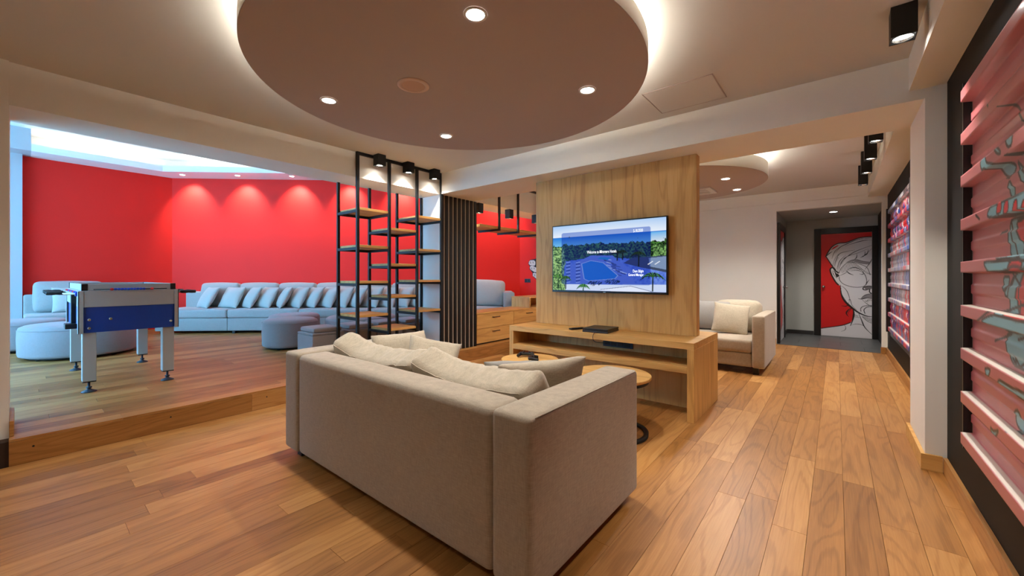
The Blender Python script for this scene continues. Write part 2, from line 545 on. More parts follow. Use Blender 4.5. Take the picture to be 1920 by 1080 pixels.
# corridor floor of grey tiles
cf = struct(box('floor_corridor', 'tile_joint', -0.84, XR, YF, 10.36, -0.12, -0.008), 'dark grey tiled corridor floor')
tm = {}
for i in range(3):
    for j in range(4):
        x0 = -0.84 + i * 0.6 - (0.3 if j % 2 else 0); x1 = min(x0 + 0.597, XR); x0 = max(x0, -0.84)
        y0 = YF + 0.02 + j * 0.46; y1 = min(y0 + 0.457, 10.36)
        if x1 - x0 > 0.02: box('tile', 'grey_tile', x0, x1, y0, y1, -0.01, 0.0, cf, bevel=0.001, seg=1)
for j in (1, 3):
    y0 = YF + 0.02 + j * 0.46
    box('tile', 'grey_tile', 0.363, XR, y0, min(y0 + 0.457, 10.36), -0.0101, -0.0001, cf, bevel=0.001, seg=1)
box('threshold', 'black_skirting', -0.84, XR, YF - 0.002, YF + 0.018, -0.01, 0.0015, cf)

# ceilings
ce = struct(box('ceiling', 'ceiling_paint', -4.3, XR + 0.2, YB, 4.0, CZ, CZ + 0.12), 'cream ceiling of the lower room')
struct(box('ceiling_back', 'ceiling_paint', -4.3, XR + 0.2, 4.0, YF + 0.1, CZ + 0.10, CZ + 0.22), 'cream ceiling of the back room')
struct(box('ceiling_corridor', 'grey_wall', -0.95, XR + 0.1, YF + 0.101, 10.5, 2.38, 2.5), 'grey corridor ceiling')
RZ = 3.55
struct(obj('ceiling_raised', MB().prism([(-10.7, YW - .1), (-4.6, YW - .1), (-4.6, 6.9), (-5.2, 6.9), (-10.7, 1.95)], RZ, RZ + 0.1), 'white_paint'), 'white ceiling inside the lit recess of the raised room')

# walls
struct(box('wall_right', 'black_wall', XR, XR + 0.12, YB, 10.4, -0.1, CZ + 0.22), 'black painted wall on the right')
struct(box('wall_right_near', 'black_wall', XN, XR - 0.0005, YB, 3.56, 0.0, CZ), 'black wall carrying the pink corrugated panel')
struct(box('wall_behind', 'cream_paint', -4.6, XR + 0.12, YB - 0.12, YB, -0.1, CZ + 0.12))
struct(box('wall_left', 'cream_paint', -4.58, -4.16, YB, -0.05, -0.1, CZ + 0.9), 'cream wall beside the raised room opening')
fwall = struct(obj('wall_far', MB().box(-3.2, -0.83, YF, YF + 0.1, -0.05, CZ + 0.22).box(-0.83, XR, YF, YF + 0.1, 2.37, CZ + 0.22).box(0.555, XR, YF, YF + 0.1, 0, 2.37), 'cream_paint'), 'cream far wall with the corridor opening')
struct(box('wall_return', 'cream_paint', -3.3, -3.2, 6.70, YF + 0.1, -0.05, CZ + 0.22))
struct(box('wall_corridor_left', 'grey_wall', -0.95, -0.83, YF + 0.1, 10.45, -0.05, 2.5))
struct(box('wall_corridor_end', 'grey_wall', -0.83, XR, 10.36, 10.48, -0.05, 2.5), 'grey end wall of the corridor')
# red walls
struct(box('wall_red_left', 'red_paint', -10.6, -10.45, 0.012, 1.96, 0, UZ + 0.05), 'red wall at the left of the raised room')
q = [DA, DB, DB - dn * 0.12, DA - dn * 0.12]
struct(obj('wall_red_diagonal', MB().prism([tuple(p) for p in q], 0, UZ + 0.05), 'red_paint'), 'long red wall behind the wall sofa')
struct(box('wall_recess_left', 'white_paint', -10.6, -10.45, 0.012, 1.96, UZ + 0.05, 3.7))
struct(obj('wall_recess_diagonal', MB().prism([tuple(p) for p in q], UZ + 0.05, 3.7), 'white_paint'))
struct(box('wall_red_back', 'red_paint', -5.23, -3.2, 6.70, 6.82, 0, 3.6), 'red wall with the painted hand')
# window wall of the raised room, with a real opening
ww = MB()
ww.box(-10.7, -10.0, YW - 0.15, YW, 0, 3.7).box(-4.8, -4.5, YW - 0.15, YW, 0, 3.7)
ww.box(-10.0, -4.8, YW - 0.15, YW, 0, 0.37).box(-10.0, -4.8, YW - 0.15, YW, 3.07, 3.7)
struct(obj('wall_window', ww, 'white_paint'), 'white window wall of the raised room')
win = struct(link('window_1', None), 'wide window of the raised room')
fr = MB()
for xx in (-10.0, -8.72, -7.42, -6.12, -4.86): fr.box(xx, xx + 0.06, YW - 0.1, YW - 0.04, 0.37, 3.07)
fr.box(-10.0, -4.8, YW - 0.1, YW - 0.04, 0.37, 0.43).box(-10.0, -4.8, YW - 0.1, YW - 0.04, 3.01, 3.07)
obj('window_frame', fr, 'black_metal', win)
for i in range(4):
    box('pane', 'window_glass', -9.94 + i * 1.3, -8.72 + i * 1.3, YW - 0.074, YW - 0.068, 0.43, 3.01, win)
struct(box('wall_red_room_side', 'white_paint', -10.75, -10.6, YW, 0.012, 0, 3.7))
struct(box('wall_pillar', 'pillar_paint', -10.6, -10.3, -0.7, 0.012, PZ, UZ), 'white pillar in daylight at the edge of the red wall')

# beams and columns
struct(box('trim_1', 'cream_paint', -4.62, -4.18, YB, 6.70, BZ, RZ + 0.12), 'cream beam between the lower and the raised room')
struct(box('trim_2', 'cream_paint', -4.18, XR, 3.58, 4.23, BZ, CZ + 0.12), 'cream beam above the wooden television panel')
struct(box('trim_3', 'cream_paint', 0.43, XR, 3.561, 4.20, 0.0, BZ), 'cream pilaster between the corrugated steel panels')
struct(box('trim_4', 'cream_paint', 0.36, XN - 0.0005, YB, 3.58, 2.385, CZ), 'dropped soffit along the right wall')
struct(box('trim_5', 'cream_paint', 0.39, XR, 4.23, YF, 2.47, CZ + 0.1), 'dropped soffit along the right wall of the back room')
struct(box('trim_6', 'cream_paint', -3.2, 0.39, YF - 0.03, YF, 2.50, CZ + 0.1), 'raised band along the top of the far wall')
struct(box('trim_7', 'white_paint', -4.57, -4.195, 3.6, 4.3, PZ, BZ), 'white column clad with black slats')
# ring of the raised room: dropped border following the red walls, LED in the recess
WR = 0.53
ringpts_o = [(-10.45, 0.1), (-10.45, 1.93), tuple(DB)]
i1 = (-10.45 + WR, 0.1)
# inner corner: the offset of both walls
t = ((-10.45 + WR) - (DA.x + dn.x * WR)) / dd.x
i2 = (-10.45 + WR, DA.y + dn.y * WR + dd.y * t)
i3p = DA + dn * WR + dd * ((-4.62 - DA.x - dn.x * WR) / dd.x)
ring = struct(obj('ceiling_ring', MB().prism([(-10.45, 0.1), i1, i2, tuple(i3p), (-4.62, 6.70), tuple(DB), tuple(DA)], UZ, UZ + 0.11), 'white_paint'), 'dropped white border of the recessed ceiling in the raised room')
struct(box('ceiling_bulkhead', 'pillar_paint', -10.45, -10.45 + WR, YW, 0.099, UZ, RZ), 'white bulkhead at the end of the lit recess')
ap = DA + dn * (WR - 0.20) + dd * 0.5; bp_ = DA + dn * (WR - 0.20) + dd * 6.6
def strip(a, b_, w, z):
    d = (Vector(b_) - Vector(a)).normalized(); nn = Vector((d.y, -d.x)) * w / 2
    a, b_ = Vector(a), Vector(b_)
    return MB().prism([tuple(a + nn), tuple(b_ + nn), tuple(b_ - nn), tuple(a - nn)], z, z + 0.012)
obj('led_strip', strip(ap, bp_, 0.05, UZ + 0.112), 'led_strip_cool', ring)
obj('led_strip', strip((-10.45 + WR - 0.2, 0.15), (-10.45 + WR - 0.2, i2[1]), 0.05, UZ + 0.112), 'led_strip_cool', ring)
# hatch of the raised ceiling
box('hatch', 'cream_paint', -9.35, -8.75, 0.35, 0.95, RZ - 0.008, RZ - 0.0005, bpy.data.objects['ceiling_raised'], bevel=0.002)
# hatch of the lower ceiling: recessed joint round a panel
hx0, hx1, hy0, hy1 = -1.16, -0.66, 3.0, 3.46
hm = MB()
for (a, b_, c, d) in ((hx0, hx1, hy0, hy0 + .006), (hx0, hx1, hy1 - .006, hy1), (hx0, hx0 + .006, hy0, hy1), (hx1 - .006, hx1, hy0, hy1)):
    hm.box(a, b_, c, d, CZ - 0.004, CZ + 0.01)
obj('hatch_rim', hm, 'taupe_paint', ce)
box('hatch', 'ceiling_paint', hx0 + .008, hx1 - .008, hy0 + .008, hy1 - .008, CZ - 0.003, CZ + 0.01, ce)

# baseboards
BH = 0.085
def base(name, *a): return struct(box(name, 'oak_floor', *a, bevel=0.002))
base('baseboard_right', XN - 0.02, XN - 0.0005, YB, 3.54, 0.001, 0.10)
base('baseboard_right_back', XR - 0.02, XR, 4.22, YF, 0.001, 0.10)
bb = struct(obj('baseboard_pilaster', MB().box(0.41, XN - 0.021, 3.541, 3.559, 0.001, 0.10).box(0.41, 0.429, 3.559, 4.22, 0.001, 0.10), 'oak_long'))
base('baseboard_far', -3.2, -0.83, YF - 0.02, YF - 0.001, 0.001, 0.10)
base('baseboard_nib', 0.54, XR - 0.021, YF - 0.02, YF - 0.001, 0.001, 0.10)
base('baseboard_left', -4.159, -4.14, YB, -0.05, PZ * 0 + 0.001, 0.10)
base('baseboard_opening', -4.58, -4.14, -0.049, -0.03, PZ + 0.001, PZ + 0.10)
struct(box('baseboard_corridor_end', 'black_skirting', -0.829, -0.36, 10.34, 10.359, 0.001, 0.08))
struct(box('baseboard_corridor_left', 'black_skirting', -0.829, -0.815, 9.95, 10.34, 0.001, 0.08))

# ------------------------------------------------------------------ slats on the column
cl = thing('slat_cladding', 'black vertical slats cladding the column beside the metal shelf rack', 'wall cladding', (-4.19, 3.6, PZ))
box('backing_board', 'slat_back', -0.004, 0.004, 0.0, 0.70, 0.0, BZ - PZ - 0.002, cl)
for i in range(9):
    y0 = 0.004 + i * 0.0805
    box('slat', 'black_metal', 0.0045, 0.018, y0, y0 + 0.047, 0.0, BZ - PZ - 0.002, cl, bevel=0.001, seg=1)

# ------------------------------------------------------------------ discs under the ceiling
def disc(name, label, cx, cy, R, zb, th, zc, lamps, grp):
    root = thing(name, label, 'ceiling disc', (cx, cy, zb))
    obj('disc_panel', MB().lathe([(R - .002, 0.0), (R, 0.002), (R, 0.003)], n=128), 'taupe_paint', root)
    obj('rim', MB().lathe([(R, 0.0031), (R, th), (R - 0.012, th), (R - 0.012, 0.0031)], n=128, caps=False), 'cream_paint', root)
    obj('top_board', MB().lathe([(R - 0.02, th - 0.03), (R - 0.02, th - 0.02)], n=64), 'white_paint', root)
    for a in range(6):
        hg = MB()
        x = math.cos(a * PI / 3) * R * .55; y = math.sin(a * PI / 3) * R * .55
        hg.box(x - .02, x + .02, y - .02, y + .02, th - 0.02, zc - zb)
        obj('hanger', hg, 'white_paint', root)
    obj('led_strip', MB().lathe([(R - 0.10, th - 0.012), (R - 0.10, th + 0.004), (R - 0.07, th + 0.004), (R - 0.07, th - 0.012)], n=96, caps=False), 'led_strip', root)
    for k, (x, y, lb) in enumerate(lamps):
        lm = thing('recessed_downlight', lb, 'downlight', (x, y, zb), 0, grp)
        obj('trim_ring', MB().lathe([(0.055, -0.001), (0.055, -0.006), (0.043, -0.006), (0.043, -0.001)], n=32, caps=False), 'vent_white', lm)
        obj('lamp', MB().lathe([(0.0435, -0.0012), (0.042, -0.004)], n=32), 'lamp_glow', lm)
        spot('beam', lm, (0, 0, -0.012), 34 if cy < 3 else 40, 125 if cy < 3 else 160, 0.85 if cy < 3 else 0.4)
    return root
d1 = disc('ceiling_disc', 'large round taupe ceiling disc with glowing edge above the beige sofa', -1.95, 1.82, 1.2, 2.42, 0.10, CZ,
     [(-1.30, 1.33, 'brightest downlight nearest the camera in the large ceiling disc'),
      (-1.26, 2.33, 'downlight in the large ceiling disc nearest the ceiling hatch'),
      (-2.72, 1.34, 'leftmost downlight in the large ceiling disc'),
      (-2.62, 2.32, 'downlight in the large ceiling disc nearest the shelf rack')], 'downlights of the large disc')
sp = thing('ceiling_speaker', 'round cream ceiling speaker in the large disc', 'speaker', (-2.09, 1.575, 2.42))
obj('rim', MB().lathe([(0.10, -0.0005), (0.10, -0.005), (0.072, -0.008), (0.072, -0.0005)], n=40, caps=False), 'speaker_cream', sp)
obj('grille', MB().lathe([(0.0715, -0.0015), (0.0715, -0.006)], n=40), plain('grille_cream', 'c7a48e', 0.8, noise=0.25, scale=700), sp)
d2 = disc('ceiling_disc', 'smaller round ceiling disc in the back room above the far sofa', -1.73, 5.56, 1.1, 2.40, 0.16, CZ + 0.1,
     [(-1.05, 5.43, 'nearer downlight in the back room ceiling disc'), (-1.06, 6.2, 'farther downlight in the back room ceiling disc'),
      (-2.35, 5.4, 'hidden downlight in the back room ceiling disc above the television panel')], 'downlights of the back disc')
ac = thing('air_vent', 'white square air vent in the back room ceiling disc', 'vent', (-1.52, 5.98, 2.40))
vf = MB()
for (a, b_, c, d) in ((-.22, .22, -.22, -.15), (-.22, .22, .15, .22), (-.22, -.15, -.15, .15), (.15, .22, -.15, .15)): vf.box(a, b_, c, d, -0.02, -0.001)
obj('frame', vf, 'vent_white', ac, bevel=0.003)
box('opening', 'black_plastic', -.15, .15, -.15, .15, -0.006, -0.001, ac)
for i in range(3): box('louvre', 'vent_white', -.149, .149, -.10 + i * .09, -.05 + i * .09, -0.017, -0.010, ac)

# downlight of the corridor and of the ring
def small_down(x, y, z, lb, r=0.045, p=16, grp=None, target=None, angle=120):
    lm = thing('recessed_downlight', lb, 'downlight', (x, y, z), 0, grp)
    obj('trim_ring', MB().lathe([(r * 1.3, -0.0005), (r * 1.3, -0.005), (r, -0.005), (r, -0.0005)], n=28, caps=False), 'vent_white', lm)
    obj('lamp', MB().lathe([(r * .99, -0.001), (r * .97, -0.003)], n=28), 'lamp_glow', lm)
    spot('beam', lm, (0, 0, -0.012), p, angle, 0.9, target=target)
small_down(-0.04, 9.3, 2.38, 'downlight in the corridor ceiling before the face door', 0.055, 55)
for k, (x, y_, lb) in enumerate(((-0.9, -0.7, 'right front'), (-2.9, -0.7, 'left front'), (-0.9, -2.1, 'right rear'), (-2.9, -2.1, 'left rear'))):  # added lamps, out of view, that brighten the back of the foreground sofa
    small_down(x, y_, CZ, 'added unseen downlight in the ceiling behind the camera, ' + lb + ' one', 0.045, 26 if x < -2 else 18, 'added downlights behind the camera')
names = ['first', 'second', 'third', 'fourth', 'fifth', 'sixth', 'seventh']
for i in range(7):
    p = DA + dn * 0.30 + dd * (0.42 + i * 1.04)
    small_down(p.x, p.y, UZ, names[i] + ' small spotlight from the red corner in the ceiling border', 0.04, 60, 'spotlights over the red wall',
               target=(-dn.x * 0.30, -dn.y * 0.30, -0.55), angle=90)

# ------------------------------------------------------------------ box downlights
def boxlamp(x, y, zb, h, s, lb, grp, p=20, col=WARM, angle=110):
    t_ = thing('box_downlight', lb, 'downlight', (x, y, zb), 0, grp)
    g = s / 2; w = 0.006
    bd = MB()
    bd.box(-g, g, -g, -g + w, 0, h).box(-g, g, g - w, g, 0, h).box(-g, -g + w, -g + w, g - w, 0, h).box(g - w, g, -g + w, g - w, 0, h).box(-g + w, g - w, -g + w, g - w, h - w, h)
    obj('housing', bd, 'black_metal', t_)
    obj('reflector', MB().lathe([(g - .008, 0.002), (g * .72, 0.016)], n=24, caps=False), 'steel', t_)
    obj('lamp', MB().lathe([(g * .72, 0.014), (g * .70, 0.018)], n=24), 'lamp_glow', t_)
    spot('beam', t_, (0, 0, 0.008), p, angle, 0.5, col, size=0.025)
    return t_
for i, (yy, lb) in enumerate(((2.60, 'black box downlight at the left end of the shelf rack'), (3.0, 'middle black box downlight on the shelf rack'), (3.41, 'black box downlight on the shelf rack nearest the slatted column'))):
    boxlamp(-4.075, yy, 2.472, CZ - 2.473, 0.10, lb, 'box downlights on the shelf rack', 17)
for yy, lb in ((2.90, 'large black box downlight at the ceiling beside the near soffit'), (1.7, 'black box downlight beside the near soffit behind the camera view')):
    boxlamp(0.27, yy, 2.44, CZ - 2.441, 0.10, lb, 'box downlights along the right soffit', 36, angle=75)
for yy, lb in ((4.95, 'nearest black box downlight along the back room soffit'), (5.66, 'second nearest black box downlight along the back room soffit'),
               (6.39, 'third black box downlight along the back room soffit'), (7.17, 'farthest black box downlight along the back room soffit')):
    boxlamp(0.28, yy, 2.44, CZ + 0.1 - 2.441, 0.10, lb, 'box downlights of the back soffit', 22)

# ------------------------------------------------------------------ shelf rack (black metal, oak shelves)
rk = thing('shelf_rack', 'tall black metal rack with staggered oak shelves beside the slatted column', 'shelving', (-4.15, 2.37, PZ))
pt = 0.015
YP = [0.0, 0.407, 0.814, 1.217]
for yy in YP:
    box('post', 'black_metal', -pt, pt, yy - pt, yy + pt, 0.0, CZ - PZ - 0.002, rk)
    box('post', 'black_metal', -0.43 - pt, -0.43 + pt, yy - pt, yy + pt, 0.0, BZ - PZ - 0.002, rk)
box('top_rail', 'black_metal', -pt, pt, YP[0] + pt, YP[3] - pt, CZ - PZ - 0.032, CZ - PZ - 0.002, rk)
for b_, zs in ((0, (0.74, 1.125, 1.534, 1.955)), (1, (0.547, 0.944, 1.334, 1.763)), (2, (0.744, 1.132, 1.534, 1.960))):
    for z in zs:
        z -= PZ
        y0, y1 = YP[b_] + pt, YP[b_ + 1] - pt
        box('shelf', 'oak_shelf', -0.43, 0.0, y0 + .001, y1 - .001, z, z + 0.028, rk, bevel=0.001, seg=1)
        fm = MB()
        for yy in (YP[b_], YP[b_ + 1]): fm.box(-0.43 + pt, -pt, yy - pt, yy + pt, z - 0.03, z - 0.0005)
        fm.box(-0.43 - pt, -0.43 + pt, y0, y1, z - 0.03, z - 0.0005)
        obj('shelf_frame', fm, 'black_metal', rk)

# hanging shelf in the back room
hs = thing('hanging_shelf', 'long oak shelf hung from the ceiling on black metal brackets before the red wall', 'shelf', (-4.15, 4.33, 1.955))
HP = [0.42, 0.90, 1.46, 2.05]
box('shelf', 'oak_shelf', -0.42, 0.014, 0.0, 2.34, 0.001, 0.04, hs, bevel=0.001, seg=1)
for yy in HP:
    box('bracket_post', 'black_metal', 0.0145, 0.0445, yy - pt, yy + pt, -0.03, CZ + 0.1 - 1.957, hs)
    box('bracket_arm', 'black_metal', -0.42, 0.0143, yy - pt, yy + pt, -0.03, 0.0005, hs)
box('top_rail', 'black_metal', 0.0145, 0.0445, 0.02, 2.3, CZ + 0.1 - 1.987, CZ + 0.1 - 1.957, hs)
for yy, lb in ((4.40, 'black box downlight above the hanging shelf nearest the slats'), (5.13, 'middle black box downlight above the hanging shelf'), (5.88, 'black box downlight above the hanging shelf nearest the television panel')):
    t_ = boxlamp(-4.23, yy, 2.17, 0.148, 0.10, lb, 'box downlights over the hanging shelf', 12)

# ------------------------------------------------------------------ low drawer cabinet by the column
cb = thing('drawer_cabinet', 'low oak cabinet with drawers and thin black handles behind the slatted column', 'cabinet', (-4.20, 4.31, PZ))
LC = 2.36; hc = 0.655 - PZ
box('body', 'oak_long', -0.44, -0.02, 0.0, LC, 0.02, hc - 0.026, cb)
box('plinth', 'black_plastic', -0.42, -0.03, 0.01, LC - .01, 0.0, 0.0199, cb)
box('top', 'oak_shelf', -0.45, 0.006, -0.005, LC, hc - 0.0255, hc, cb, bevel=0.002, seg=1)
for c_ in range(3):
    y0 = 0.02 + c_ * 0.886; y1 = min(y0 + 0.879, LC - .004)
    for r_ in range(2):
        z0 = 0.022 + r_ * 0.2215; z1 = z0 + 0.2155
        dr = box('drawer', 'oak_shelf', -0.0195, 0.0, y0, y1, z0, z1, cb, bevel=0.0015, seg=1)
        ym = y0 + 0.43 if c_ < 2 else y0 + 0.25
        hmk = MB().box(0.0, 0.022, ym - .085, ym - .078, z1 - .062, z1 - .052).box(0.0, 0.022, ym + .078, ym + .085, z1 - .062, z1 - .052).box(0.016, 0.022, ym - .085, ym + .085, z1 - .062, z1 - .052)
        obj('handle', hmk, 'black_metal', dr)
ob = thing('open_shelf_box', 'small open oak shelf box standing on the drawer cabinet', 'shelf', (-4.21, 5.67, 0.655))
mb = MB().box(-0.40, 0, 0.0, 0.03, 0.001, 0.165).box(-0.40, 0, 0.95, 0.98, 0.001, 0.165)
obj('side_panel', MB().box(-0.40, 0, 0.0, 0.03, 0.001, 0.165), 'oak_panel', ob)
obj('side_panel', MB().box(-0.40, 0, 0.95, 0.98, 0.001, 0.165), 'oak_panel', ob)
box('top', 'oak_shelf', -0.41, 0.005, -0.004, 0.984, 0.1655, 0.188, ob, bevel=0.001, seg=1)
box('back', 'oak_shelf', -0.41, -0.4005, 0, 0.98, 0.001, 0.165, ob)
sk = thing('wall_socket', 'dark double socket on the red wall below the painted hand', 'socket', (-5.02, 6.70, 1.12))
box('plate', 'charcoal_plastic', -0.075, 0.075, -0.012, -0.0005, -0.04, 0.04, sk, bevel=0.003)
for s_ in (-1, 1): box('outlet', 'black_plastic', s_ * .034 - .022, s_ * .034 + .022, -0.0145, -0.0122, -0.025, 0.025, sk)

# ------------------------------------------------------------------ painted hand on the red wall (flat print)
def crop_fist(pts): return [atY(970 + x / 9.0, 440 + y / 9.0, 6.70) for x, y in pts]
fist = thing('wall_mural', 'black and white cartoon hand painted on the red wall beside the television panel', 'mural', (0, 6.6985, 0))
def flat(name, pts, mat, dy, parent):
    mb = MB(); n = len(pts)
    mb.add([(p[0], dy, p[1]) for p in pts] + [(p[0], dy + 0.0008, p[1]) for p in pts],
           [tuple(range(n)), tuple(range(2 * n - 1, n - 1, -1))] + [(i, n + i, n + (i + 1) % n, (i + 1) % n) for i in range(n)])
    return obj(name, mb, mat, parent)
blk = [(430, 270), (405, 300), (380, 360), (300, 410), (215, 425), (185, 470), (195, 515), (212, 530), (205, 580), (255, 640), (262, 700), (330, 770), (385, 850), (440, 750), (520, 720), (600, 640), (600, 330), (500, 250)]
flat('outline', crop_fist(blk), 'ink_black', 0.0, fist)
for nm, pg in (('finger', [(200, 450), (225, 432), (280, 432), (305, 455), (305, 500), (290, 525), (215, 515), (193, 490)]),
               ('finger', [(222, 528), (260, 525), (315, 555), (332, 580), (328, 635), (290, 632), (225, 590), (212, 560)]),
               ('finger', [(265, 650), (290, 643), (340, 660), (355, 690), (345, 762), (300, 725), (262, 695)]),
               ('palm', [(430, 320), (395, 380), (370, 420), (362, 460), (400, 500), (425, 570), (370, 610), (360, 700), (365, 790), (388, 840), (425, 760), (500, 700), (570, 620), (570, 350), (500, 280)]),
               ('thumb', [(345, 500), (365, 505), (420, 550), (410, 590), (350, 605), (352, 595), (385, 580)])):
    f = flat(nm, crop_fist(pg), 'fist_white', -0.001, fist)
    if nm == 'finger':
        x0 = min(p[0] for p in pg); y0 = sum(p[1] for p in pg) / len(pg)
        flat('fingernail', crop_fist([(x0 + 16, y0 - 22), (x0 + 40, y0 - 24), (x0 + 44, y0 + 12), (x0 + 22, y0 + 18)]), 'slat_back', -0.0018, f)
        flat('crease', crop_fist([(x0 + 66, y0 - 22), (x0 + 76, y0 - 20), (x0 + 78, y0 + 16), (x0 + 70, y0 + 2)]), 'ink_black', -0.0018, f)

# ------------------------------------------------------------------ television stand and panel
ts = thing('television_stand', 'oak television stand with open shelf and tall oak back panel', 'tv stand', (-0.90, 3.46, 0))
SL = 1.95; SD = 0.84; SH = 0.655
box('side_panel', 'oak_panel', -0.055, 0, 0, SD, 0.0, SH - 0.0555, ts, bevel=0.0015, seg=1)
box('side_panel', 'oak_panel', -SL, -SL + 0.055, 0, SD, 0.0, SH - 0.0555, ts, bevel=0.0015, seg=1)
box('top', 'oak_long', -SL, 0, 0, SD, SH - 0.055, SH, ts, bevel=0.0015, seg=1)
box('shelf', 'oak_long', -SL + 0.0555, -0.0555, 0.0, 0.38, 0.40, 0.455, ts, bevel=0.0015, seg=1)
box('back_panel', 'oak_panel', -SL + 0.0555, -0.0555, 0.385, 0.41, 0.0, SH - 0.0555, ts)
tp = thing('oak_partition', 'tall oak panel rising from the stand to the beam, carrying the television', 'wall panel', (-0.985, 3.87, SH))
box('board', 'oak_panel', -1.79, 0.0, 0.0, 0.10, 0.001, BZ - SH - 0.001, tp, bevel=0.0015, seg=1)

# television
tv = thing('television', 'flat television showing a blue resort pool on the oak panel', 'television', (-1.225, 3.815, 1.03))
TW = 1.285; THh = 0.745
box('casing', 'black_plastic', -TW, 0, 0.0, 0.03, 0.0, THh, tv, bevel=0.003)
box('wall_mount', 'black_metal', -0.9, -0.4, 0.031, 0.054, 0.2, 0.55, tv)
bz = 0.012
SW = TW - 2 * bz; SHt = THh - bz - 0.022
# screen print in unit coordinates (u to the right, v down)
nu, nv = 330, 190
U, V = np.meshgrid(np.linspace(0, 1, nu), np.linspace(0, 1, nv))
img = np.zeros((nv, nu, 3))
def mixc(a, b_, t): return np.array(lin(a)) * (1 - t[..., None]) + np.array(lin(b_)) * t[..., None]
img[:] = mixc('a8cdf8', 'eaf3ff', np.clip(V / 0.18 + 0.25 * np.sin(U * 3), 0, 1))
sea = V > 0.178
img[sea] = mixc('1277dc', '78c4f0', np.clip((V - 0.178) / 0.16, 0, 1))[sea]
far = (V > 0.16 + 0.03) & (U > 0.885)
img[far] = mixc('5fb4f2', 'd8e4ee', np.clip((V - 0.18) / 0.14, 0, 1))[far]
nz1 = vnoise(U * 1.7, V, 9, 1); nz2 = vnoise(U * 1.7, V, 30, 2, 3); nz3 = vnoise(U * 1.7, V, 60, 3, 2)
land = V > 0.33
img[land] = mixc('2f55c8', '7fa0f0', nz2)[land]
tree = (V > 0.30 + 0.06 * (nz1 - 0.5) * 2 + 0.05 * (nz2 - 0.5)) & (V < 0.50 + 0.16 * np.abs(U - 0.45) + 0.03 * (nz2 - .5))
img[tree] = mixc('030a08', '4f8a3a', np.clip(nz3 * 2.2 - 0.8, 0, 1))[tree]
lt = (U < 0.10 + 0.04 * nz1) & (V > 0.33)
img[lt] = mixc('12401c', 'b4e08c', np.clip(nz3 * 1.8 - 0.5, 0, 1))[lt]
rtt = (U > 0.9) & (V > 0.36) & (V < 0.55)
img[rtt] = mixc('0d2b12', '8cc070', np.clip(nz3 * 1.8 - 0.5, 0, 1))[rtt]
def uvp(pts):        # zoom-crop pixels -> u, v of the screen
    o = []
    for x, y in pts:
        u = (x - 114) / 1331.0; top = 225 - 120 * u; bot = 975 + 23 * u
        o.append((u, (y - top) / (bot - top)))
    return o
fill(img, U, V, uvp([(330, 700), (480, 620), (620, 560), (880, 560), (960, 640), (1080, 720), (1130, 905), (300, 905), (300, 800)]), '6f8ae0')
fill(img, U, V, uvp([(1000, 650), (1100, 585), (1443, 560), (1448, 760), (1180, 700)]), '3d4a63')
fill(img, U, V, uvp([(1270, 590), (1445, 570), (1447, 730), (1280, 690)]), '7f95b8')
fill(img, U, V, uvp([(280, 905), (1448, 905), (1448, 998), (285, 975)]), 'cfdcf8')
fill(img, U, V, uvp([(735, 968), (1080, 925), (1300, 985), (1280, 998), (735, 985)]), 'e3ebff')
stroke(img, U, V, uvp([(735, 968), (1080, 925), (1300, 988)]), 0.006, '44507a')
for i in range(13):     # rows of sun loungers
    for xx in (325, 455):
        y_ = 640 + i * 20
        stroke(img, U, V, uvp([(xx - 25, y_ + 8), (xx + 22, y_)]), 0.010, '20305c' if i % 2 else 'c4d2f6')
for i in range(22):
    a = i / 21.0
    x_ = 800 + a * 190 + 40 * math.sin(i * 2.4); y_ = 600 + a * 180 + 18 * math.cos(i * 1.9)
    stroke(img, U, V, uvp([(x_ - 20, y_), (x_ + 24, y_ + 12)]), 0.010, ('1c2a55', 'dbe6ff', '4a5f96')[i % 3])
pool = uvp([(500, 660), (615, 622), (765, 645), (938, 800), (905, 838), (585, 866), (532, 842)])
fill(img, U, V, pool, '2a86e0')
stroke(img, U, V, pool + [pool[0]], 0.008, 'b9cdf5')
fill(img, U, V, uvp([(690, 600), (740, 578), (855, 585), (820, 615)]), '2f97d8')
for bx in ((660, 900), (870, 880)):
    for i in range(40):
        a = rng.random() * 2 * PI; r_ = rng.random() ** .5
        x_ = bx[0] + 85 * r_ * math.cos(a); y_ = bx[1] + 26 * r_ * math.sin(a)
        stroke(img, U, V, uvp([(x_, y_), (x_ + 14, y_ - 14)]), 0.006, ('0d1c26', '23503a', '11203c')[i % 3])
# translucent blue card
cq = np.maximum(np.abs(U - 0.487) - 0.382, 0) * 1.75; cw = np.maximum(np.abs(V - 0.508) - 0.372, 0)
card = np.hypot(cq, cw) < 0.026
img[card] = img[card] * np.array((0.34, 0.42, 0.66)) + np.array(lin('0a3ae0')) * 0.10
def palm(x, y, h, s, col, gr):
    stroke(img, U, V, uvp([(x, y), (x + 3, y - h)]), 0.010, col)
    for k in range(11):
        a = PI * (0.02 + 0.96 * k / 10) ; dx = math.cos(a); dy = -abs(math.sin(a)) * .7
        stroke(img, U, V, smooth_line(uvp([(x, y - h), (x + s * .6 * dx, y - h + s * .55 * dy - 4), (x + s * 1.1 * dx, y - h + s * .3 * dy + s * .35)])), 0.011, gr if k % 2 else col, True)
palm(1310, 985, 170, 120, '0c1a12', '3c7a34'); palm(1165, 690, 140, 80, '0b1614', '1d3a26'); palm(930, 620, 90, 55, '0b1218', '1a3026'); palm(990, 610, 90, 50, '0b1218', '1a3026')
palm(185, 960, 130, 100, '123018', '6fae46'); palm(520, 985, 45, 80, '1d4a2a', '58a050'); palm(290, 960, 120, 70, '10281c', '3f7a34')
for x in (1300, 1370): stroke(img, U, V, uvp([(x - 35, 665), (x + 10, 630)]), 0.008, 'f4f8ff')
